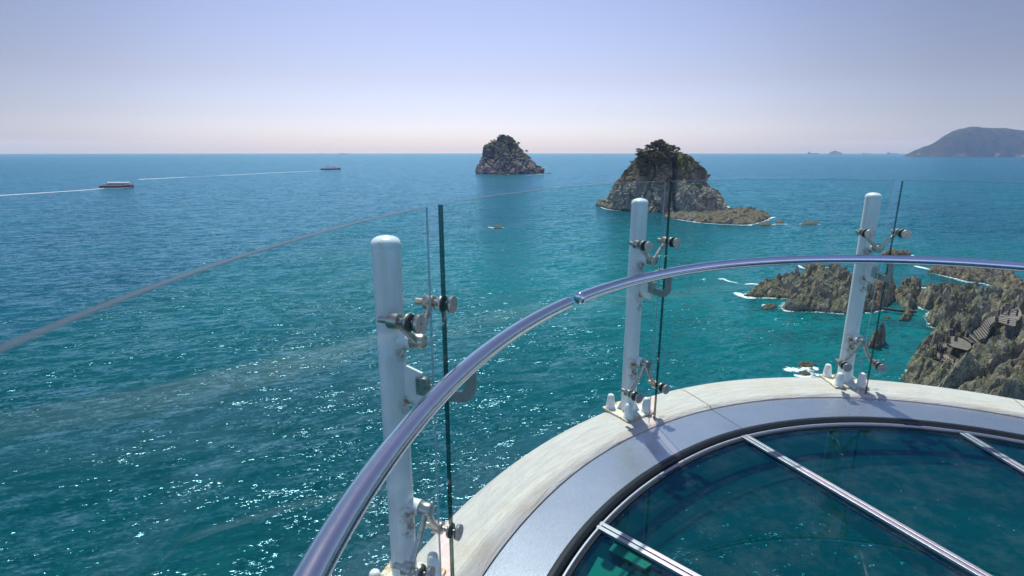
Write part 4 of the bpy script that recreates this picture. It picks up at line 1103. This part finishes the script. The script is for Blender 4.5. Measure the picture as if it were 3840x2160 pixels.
for px, py, lb in ((3661, 615, 'orange buoy on the water below the headland'), (3785, 638, 'orange buoy nearest the right edge'), (3786, 645, '')):
    if not lb: continue
    x, y = ground(px, py, SEA); root = empty('buoy', (x, y, SEA), cat='buoy', label=lb)
    MB()._lathe2(Vector((0, 0, -.5)), Vector((0, 0, 1)), [(0, 1.), (1., 1.1), (1.6, .9), (3.2, .25)], 14).build('float', PAINT['orange'], root, 40)
    MB().box((0, 0, 3.2), (.7, .7, .7)).build('topmark', PAINT['yellow'], root)

# ------------------------------------------------------------------ foam and wakes (loose white water lying on the sea)
def foam_strip(name, pts, widths, mat, label, z=.05):
    """pts: photo points on the sea, widths in metres"""
    P = [Vector((*ground(*p, SEA), SEA + z)) for p in pts]; n = 12; rows = []; uv = []
    dense = []; 
    for i in range(len(P) - 1):
        for k in range(n): t = k / n; dense.append((P[i].lerp(P[i + 1], t), widths[i] * (1 - t) + widths[i + 1] * t))
    dense.append((P[-1], widths[-1])); m = len(dense); V = []; U = []
    for i, (p, w) in enumerate(dense):
        d = (dense[min(i + 1, m - 1)][0] - dense[max(i - 1, 0)][0]); d.z = 0; d.normalize(); nn = Vector((-d.y, d.x, 0))
        e = min(1, min(i, m - 1 - i) / (m * .12 + 1e-6)) if name == 'surf' else 1
        for s, u in ((-1, 0), (-.5, .5), (0, 1), (.5, .5), (1, 0)): V.append(p + nn * w * s); U.append((i / m, u * e))
    F = [(i * 5 + k, i * 5 + k + 1, i * 5 + 5 + k + 1, i * 5 + 5 + k) for i in range(m - 1) for k in range(4)]
    c = V[0].copy(); me = bpy.data.meshes.new(name); me.from_pydata([tuple(v - c) for v in V], [], F)
    ul = me.uv_layers.new(name='UVMap'); L = [0] * len(me.loops); me.loops.foreach_get('vertex_index', L)
    ul.data.foreach_set('uv', [q for l in L for q in U[l]])
    o = link(name, me, mat, None, kind='stuff', label=label); o.location = c
    if me.polygons[0].normal.z < 0: me.flip_normals()
    return o
WK = m_foam('wake_foam', 1.9, 1, .35); WKT = m_foam("thin_wake_foam", .75, 1, .2); SF = m_foam('surf_foam', .62, 1, 1.2)
foam_strip('wake', [(392, 706.5), (300, 714), (160, 723), (0, 733), (-60, 738)], [3.2, 4.2, 4.6, 5.0, 5.4], WK, 'white wake trailing left from the red excursion boat')
foam_strip('wake', [(1212, 640.5), (1120, 644), (1000, 649), (860, 657), (700, 664)], [4., 5., 5., 4., .8], WK, 'white wake trailing left from the ferry')
foam_strip('wake', [(700, 664), (600, 669), (520, 673)], [6., 7., 8.], WKT, 'faint fading end of the ferry wake')
foam_strip('wake', [(495, 702), (440, 706.5), (392, 706.5)], [.8, 1.4, 1.4], WK, 'white water along the side of the red boat')
foam_strip('wake', [(1278, 636), (1240, 641), (1212, 641)], [.8, 2., 2.], WK, 'white water along the side of the ferry')
foam_strip('wake', [(2062, 651.5), (2030, 653.5), (1970, 658)], [1.2, 2.2, 1.2], WK, 'short white wake behind the small motor boat')
foam_strip('wake', [(2290, 584.4), (2260, 584.4)], [4, 6], WK, 'white speck of water by the tiny horizon boat')
def surf_pts(conv, pts, w, label): foam_strip('surf', [conv(*p) for p in pts], w, SF, label)
surf_pts(ra, [(120, 440), (150, 455), (185, 475), (230, 492), (340, 497)], [.6, 2.6, 2.4, 1.4, .4], 'white surf breaking on the left tip of the large outcrop')
surf_pts(ra, [(190, 378), (270, 372), (330, 378), (415, 380)], [.6, 1.6, 1.0, 1.0], 'line of surf behind the left arm of the large outcrop')
surf_pts(ra, [(-20, 335), (20, 330), (70, 350), (180, 372)], [1.6, 1.6, 1.0, .5], 'drifting foam streak left of the large outcrop')
surf_pts(ra, [(530, 594), (560, 604), (605, 607)], [.3, .7, .3], 'thin surf under the front of the large outcrop')
surf_pts(ra, [(660, 212), (690, 234), (730, 245)], [.5, 1.6, .6], 'surf left of the low rock under the handrail')
surf_pts(ra, [(870, 236), (920, 234), (960, 244), (1020, 216)], [.5, 1.6, 1.2, .7], 'surf round the small rocks under the handrail')
surf_pts(ra, [(1630, 216), (1700, 232), (1780, 250), (1830, 238)], [1., 2.6, 2.0, 1.], 'surf at the tip of the slanting reef')
surf_pts(ra, [(1695, 400), (1730, 408), (1790, 396)], [.4, 1.2, .5], 'surf round the small rocks in the channel')
surf_pts(ra, [(350, 560), (372, 548), (400, 550)], [.3, .6, .3], 'thin foam on the flat lone rock')
surf_pts(ra, [(520, 1110), (600, 1100), (690, 1108), (780, 1085), (850, 1120)], [1., 2.2, 2.4, 2.2, 1.0], 'foam swirling over the dark rocks beyond the kerb')
surf_pts(ra, [(600, 1140), (700, 1160), (800, 1140), (840, 1160)], [.8, 1.8, 1.8, .8], 'foam nearest the kerb over the dark rocks')
surf_pts(ra, [(1590, 133), (1620, 128), (1650, 140)], [.4, 1.6, .5], 'surf by the flat-topped reddish rock')
surf_pts(ri, [(2305, 1158), (2350, 1140), (2400, 1132)], [1., 2.6, 1.], 'surf breaking at the right tip of the islet shelf')
surf_pts(ri, [(2320, 1240), (2400, 1222), (2500, 1222), (2570, 1222)], [.5, 1., 1.4, 1.], 'surf between the small rocks off the islet shelf')
surf_pts(ri, [(1340, 1185), (1380, 1196), (1440, 1202)], [.5, 1.4, .5], 'surf under the front of the islet shelf')
surf_pts(ri, [(2020, 1236), (2070, 1240), (2110, 1230)], [.4, 1.3, .4], 'surf under the right end of the islet shelf')
surf_pts(ri, [(1725, 1010), (1760, 1025), (1830, 1020), (1770, 985)], [1., 2.4, 1.6, 1.2], 'surf behind the islet shelf')
surf_pts(ri, [(150, 995), (240, 1030), (330, 1045), (450, 1053)], [.4, 1.3, .8, .4], 'thin surf along the left ledge of the near islet')
foam_strip('surf', [(1825, 851), (1850, 855), (1900, 853)], [.6, 1.6, .6], SF, 'foam round the tiny rock in open water')
foam_strip('surf', [(2990, 840), (3030, 838), (3085, 842)], [.8, 1.8, .8], SF, 'foam over the rock awash right of the islet shelf')
surf_pts(rj, [(1750, 985), (1830, 992), (1950, 985)], [2, 5, 2], 'surf at the right foot of the distant islet')
surf_pts(rj, [(1735, 1078), (1780, 1075), (1850, 1070)], [2, 4, 2], 'surf in front of the right foot of the distant islet')
surf_pts(rj, [(1060, 1140), (1110, 1138), (1160, 1136)], [1, 3, 1], 'surf at the front foot of the distant islet')
surf_pts(rj, [(380, 1050), (400, 1062), (440, 1066)], [1, 3, 1], 'surf at the left foot of the distant islet')

SFL = m_foam('thin_surf_foam', .16, 1, 1.1)
def fringe(conv, poly, w, label):
    foam_strip('surf', [conv(*p) for p in poly], [w] * len(poly), SFL, label, .035)
fringe(ra, [(1500, 440)] + G1P[18:] + G1P[:6], 1.3, 'broken fringe of foam round the large rock outcrop')
fringe(ra, [(1440, 570)] + [(1310, 608), (1180, 624), (1060, 627), (900, 614), (720, 604), (600, 605)], .9, 'thin foam at the front foot of the large rock outcrop')
fringe(ra, [(2560, 482), (2460, 442), (2350, 407), (2230, 367), (2080, 354), (2000, 329), (1870, 299), (1765, 272)], 1.5, 'broken foam along the front of the slanting reef')
fringe(ra, [(1530, 1195), (1600, 1125), (1618, 1080), (1650, 1015), (1700, 965), (1760, 930), (1820, 870), (1890, 815), (1990, 797), (2085, 772)], .8, 'thin foam along the shore below the boardwalk')
fringe(ra, [(2060, 760), (1900, 770), (1793, 738), (1750, 655), (1790, 600), (1700, 584), (1673, 545)], .8, 'thin foam under the shore rocks at the inlet')
fringe(ri, [(985, 1127), (1200, 1170), (1350, 1192), (1400, 1202), (1700, 1224), (2000, 1236), (2150, 1218), (2300, 1168), (2348, 1130)], 1.8, 'broken foam along the front of the islet shelf')
# pipes lying against the shore rocks
PIPE = simple('rusty_pipe', (.06, .035, .03), .6, 0, 1.2)
def pipe(a, e, z, r, label):
    A = Vector((*ground(*ra(*a), SEA + z), SEA + z)); E_ = Vector((*ground(*ra(*e), SEA + z), SEA + z)); b = MB()
    b.tube([Vector((0, 0, 0)), (E_ - A) * .5 - Vector((0, 0, .15)), E_ - A], r, 12)
    o = b.build('pipe', PIPE, None, 40, cat='pipe', label=label); o.location = A
pipe((1790, 640), (2075, 722), 1.0, .38, 'dark rusty pipe across the mouth of the inlet, in front of the shore caves')
pipe((1375, 578), (1665, 608), .9, .32, 'dark pipe in the water between the large outcrop and the shore')

# ------------------------------------------------------------------ people
SKIN = simple('skin', (.45, .28, .2), .6)
CL = {n: simple(n + '_cloth', c, .9, 0, 8, .2) for n, c in dict(dark=(.03, .03, .04), blue=(.12, .17, .28), grey=(.25, .27, .33), white=(.6, .6, .6), orange=(.5, .12, .05), black=(.015, .015, .02)).items()}
HAIR = simple('dark_hair', (.02, .015, .012), .6)
def person(px, py, z, face, top, low, label, lean=0., sit=False, conv=rb, arm=.2):
    x, y = ground(*conv(px, py), z); root = empty('person', (x, y, z), face, cat='person', label=label)
    hip = .95 if not sit else .45
    J = {}; V = []; E = []; Rd = []
    def j(n, co, r, par=None):
        J[n] = len(V); V.append(co); Rd.append(r)
        if par is not None: E.append((J[par], J[n]))
    j('pel', (0, 0, hip), .15); j('ches', (lean * .35, 0, hip + .32), .165, 'pel'); j('neck', (lean * .5, 0, hip + .50), .06, 'ches')
    j('hd', (lean * .55, 0, hip + .60), .085, 'neck'); j('hd2', (lean * .55 + .01, 0, hip + .72), .095, 'hd')
    for s in (-1, 1):
        n = 'l' if s < 0 else 'r'
        if sit:
            j(n + 'k', (.42, s * .11, hip + .04), .085, 'pel'); j(n + 'a', (.45, s * .11, .06), .05, n + 'k'); j(n + 'f', (.62, s * .12, .04), .045, n + 'a')
        else:
            j(n + 'h', (0, s * .10, hip - .12), .105, 'pel'); j(n + 'k', (.04 + s * .05, s * .11, .50), .075, n + 'h'); j(n + 'a', (s * .07, s * .11, .08), .05, n + 'k'); j(n + 'f', (.14 + s * .07, s * .12, .04), .045, n + 'a')
        j(n + 's', (lean * .4, s * .19, hip + .42), .065, 'ches'); j(n + 'e', (lean * .4 + arm * .5, s * .25, hip + .18), .05, n + 's'); j(n + 'w', (lean * .4 + arm + .12, s * .2, hip + .05 + arm * .3), .035, n + 'e'); j(n + 'd', (lean * .4 + arm + .20, s * .19, hip + .04 + arm * .3), .038, n + 'w')
    me = bpy.data.meshes.new('body'); me.from_pydata(V, E, [])
    o = link('body', me, [CL[top]], root)
    o.modifiers.new('skin', 'SKIN'); 
    for i, r in enumerate(Rd): me.skin_vertices[0].data[i].radius = (r, r * .85)
    me.skin_vertices[0].data[0].use_root = True
    sb = o.modifiers.new('sub', 'SUBSURF'); sb.levels = 1; sb.render_levels = 1
    b = MB()
    for s in (-1, 1):
        if sit: b.tube([(0.02, s * .08, hip), (.42, s * .11, hip + .05), (.45, s * .11, .1)], [.135, .105, .075], 10)
        else: b.tube([(0, s * .08, hip + .02), (.04 + s * .05, s * .11, .50), (s * .07, s * .11, .10)], [.135, .10, .075], 10)
    b.build('trousers', CL[low], root, True)
    h = MB(); h._lathe2(Vector((lean * .55, 0, hip + .575)), Vector((0, 0, 1)), [(0, .05), (.05, .085), (.12, .092), (.17, .075)], 14); h.build('face', SKIN, root, True)
    h = MB(); h._lathe2(Vector((lean * .55 - .015, 0, hip + .66)), Vector((0, 0, 1)), [(0, .095), (.06, .103), (.12, .085), (.15, .03)], 14); h.build('hair', HAIR, root, True)
    return root
tp = .30; sp_ = (stair_pt(tp, 0) * .75 + stair_pt(tp, 1) * .25)
pp = person(540, 800, ZM + .45, 3.6, 'grey', 'dark', 'person in a grey-blue top and dark trousers at the foot of the boardwalk stairs', .3)
person(130, 1120, ZL + .04, 1.9, 'black', 'dark', 'person in black at the railing of the lowest platform', .1)
person(378, 700, SEA + 3.9, 3.5, 'blue', 'blue', 'person in blue on the rocks behind the middle railing', .5, True)
person(1030, 175, SEA + 5.2, 2.5, 'orange', 'dark', 'person in orange sitting on the rocks behind the upper platform', .2, True)
person(1080, 185, SEA + 5.2, 2.5, 'dark', 'dark', 'person in dark clothes beside the one in orange on the rocks', .2, True)
person(508, 352, SEA + 3.9, 2.0, 'black', 'dark', 'angler in black standing on the left of the large outcrop', .1, conv=ra)
person(225, 945, SEA + 3.6, 2.0, 'black', 'dark', 'tiny person standing on the left ledge of the near islet', .1, conv=ri)

# ------------------------------------------------------------------ haze
HAZE = .9e-4
def haze():
    b = MB(); b.box((0, 0, (SEA - 1 + 262) / 2), (30000, 30000, 262 - (SEA - 1)))
    t = NT('haze_air'); pv = t.n('ShaderNodeVolumePrincipled', Color=(.25, .46, 1.0, 1), Absorption_Color=(1, 1, 1, 1), Density=HAZE, Anisotropy=.2)
    t.t.links.new(pv.outputs[0], t.out.inputs['Volume'])
    o = b.build('haze', t.m, None, kind='stuff', label='thin blue sea haze'); return o
haze()

# ------------------------------------------------------------------ light
SUN_AZ, SUN_EL = R_(100.0), R_(64.0)
L = bpy.data.lights.new('sun', 'SUN'); L.energy = 4.6; L.angle = R_(.53); L.color = (1.0, .955, .89)
so = bpy.data.objects.new('sun', L); COL.objects.link(so)
sd_ = Vector((math.cos(SUN_AZ) * math.cos(SUN_EL), math.sin(SUN_AZ) * math.cos(SUN_EL), math.sin(SUN_EL)))
so.rotation_euler = sd_.to_track_quat('Z', 'Y').to_euler(); so.location = (0, 0, 50)
w = bpy.data.worlds.new('World'); sc.world = w; w.use_nodes = True; nt = w.node_tree; nt.nodes.clear()
def N(t, **p):
    n = nt.nodes.new(t)
    for k, v in p.items(): setattr(n, k, v)
    return n
out = N('ShaderNodeOutputWorld'); bg = N('ShaderNodeBackground'); bg.inputs[1].default_value = .10
sky = N('ShaderNodeTexSky', sky_type='NISHITA', sun_disc=False, sun_elevation=SUN_EL, sun_rotation=PI / 2 - SUN_AZ, air_density=1.0, dust_density=1.2, ozone_density=1.0, altitude=0)
tc = N('ShaderNodeTexCoord'); sx = N('ShaderNodeSeparateXYZ'); nt.links.new(tc.outputs['Generated'], sx.inputs[0])
mxz = N('ShaderNodeMath', operation='MAXIMUM'); nt.links.new(sx.outputs[2], mxz.inputs[0]); mxz.inputs[1].default_value = .004
cb = N('ShaderNodeCombineXYZ'); nt.links.new(sx.outputs[0], cb.inputs[0]); nt.links.new(sx.outputs[1], cb.inputs[1]); nt.links.new(mxz.outputs[0], cb.inputs[2])
nt.links.new(cb.outputs[0], sky.inputs[0])
rp = N('ShaderNodeValToRGB'); nt.links.new(mxz.outputs[0], rp.inputs[0])
SKYR = [(0.0, (.76, .82, 1.36)), (.03, (.68, .71, 1.06)), (.06, (.61, .59, .80)), (.12, (.59, .52, .62)), (.24, (.58, .53, .62)), (.5, (.52, .50, .60)), (1.0, (.45, .46, .58))]
while len(rp.color_ramp.elements) < len(SKYR): rp.color_ramp.elements.new(.5)
for e, (p, c) in zip(rp.color_ramp.elements, SKYR): e.position = p; e.color = (*c, 1)
mm = N('ShaderNodeMix', data_type='RGBA', blend_type='MULTIPLY'); mm.inputs[0].default_value = 1; mm.clamp_result = False
nt.links.new(sky.outputs[0], mm.inputs[6]); nt.links.new(rp.outputs[0], mm.inputs[7])
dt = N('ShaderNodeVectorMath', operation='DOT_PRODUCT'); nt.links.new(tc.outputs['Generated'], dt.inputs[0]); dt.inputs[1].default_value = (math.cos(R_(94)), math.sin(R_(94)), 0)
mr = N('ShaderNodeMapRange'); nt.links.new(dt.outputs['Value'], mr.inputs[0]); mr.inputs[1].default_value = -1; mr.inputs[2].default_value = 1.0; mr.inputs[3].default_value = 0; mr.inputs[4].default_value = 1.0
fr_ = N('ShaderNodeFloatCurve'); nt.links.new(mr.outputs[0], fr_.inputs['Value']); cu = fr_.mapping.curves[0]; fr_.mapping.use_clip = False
CU = [(0, 1.75), (.5, 1.2), (.77, .55), (.85, .58), (.90, .68), (.96, .90), (1, 1.02)]  # sky behind the camera is raised to brighten the posts
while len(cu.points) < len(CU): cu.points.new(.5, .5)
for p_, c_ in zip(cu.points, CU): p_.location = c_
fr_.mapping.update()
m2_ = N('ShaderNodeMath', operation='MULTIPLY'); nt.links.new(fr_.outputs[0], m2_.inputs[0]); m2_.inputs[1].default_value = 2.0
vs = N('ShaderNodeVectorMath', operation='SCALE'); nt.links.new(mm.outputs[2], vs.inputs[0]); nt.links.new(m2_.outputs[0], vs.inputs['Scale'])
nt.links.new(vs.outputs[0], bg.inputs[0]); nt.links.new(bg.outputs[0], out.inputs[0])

# ------------------------------------------------------------------ camera and render settings
cd = bpy.data.cameras.new('camera'); cam = bpy.data.objects.new('camera', cd); COL.objects.link(cam); sc.camera = cam
cam.location = (0, 0, CAMZ); cam.rotation_euler = (PI / 2 - PITCH, 0, 0)
cd.sensor_width = 36; cd.lens = 18 * FOC; cd.clip_start = .05; cd.clip_end = 60000
cd.dof.use_dof = True; cd.dof.focus_distance = 12; cd.dof.aperture_fstop = 5.6
sc.view_settings.view_transform = 'Standard'; sc.view_settings.look = 'None'; sc.view_settings.exposure = .16; sc.view_settings.gamma = 1
cy = sc.cycles
cy.max_bounces = 10; cy.transparent_max_bounces = 24; cy.glossy_bounces = 4; cy.diffuse_bounces = 2; cy.volume_bounces = 0; cy.transmission_bounces = 4
cy.caustics_reflective = False; cy.caustics_refractive = False; cy.use_denoising = True
cy.sample_clamp_direct = 0; cy.sample_clamp_indirect = 4
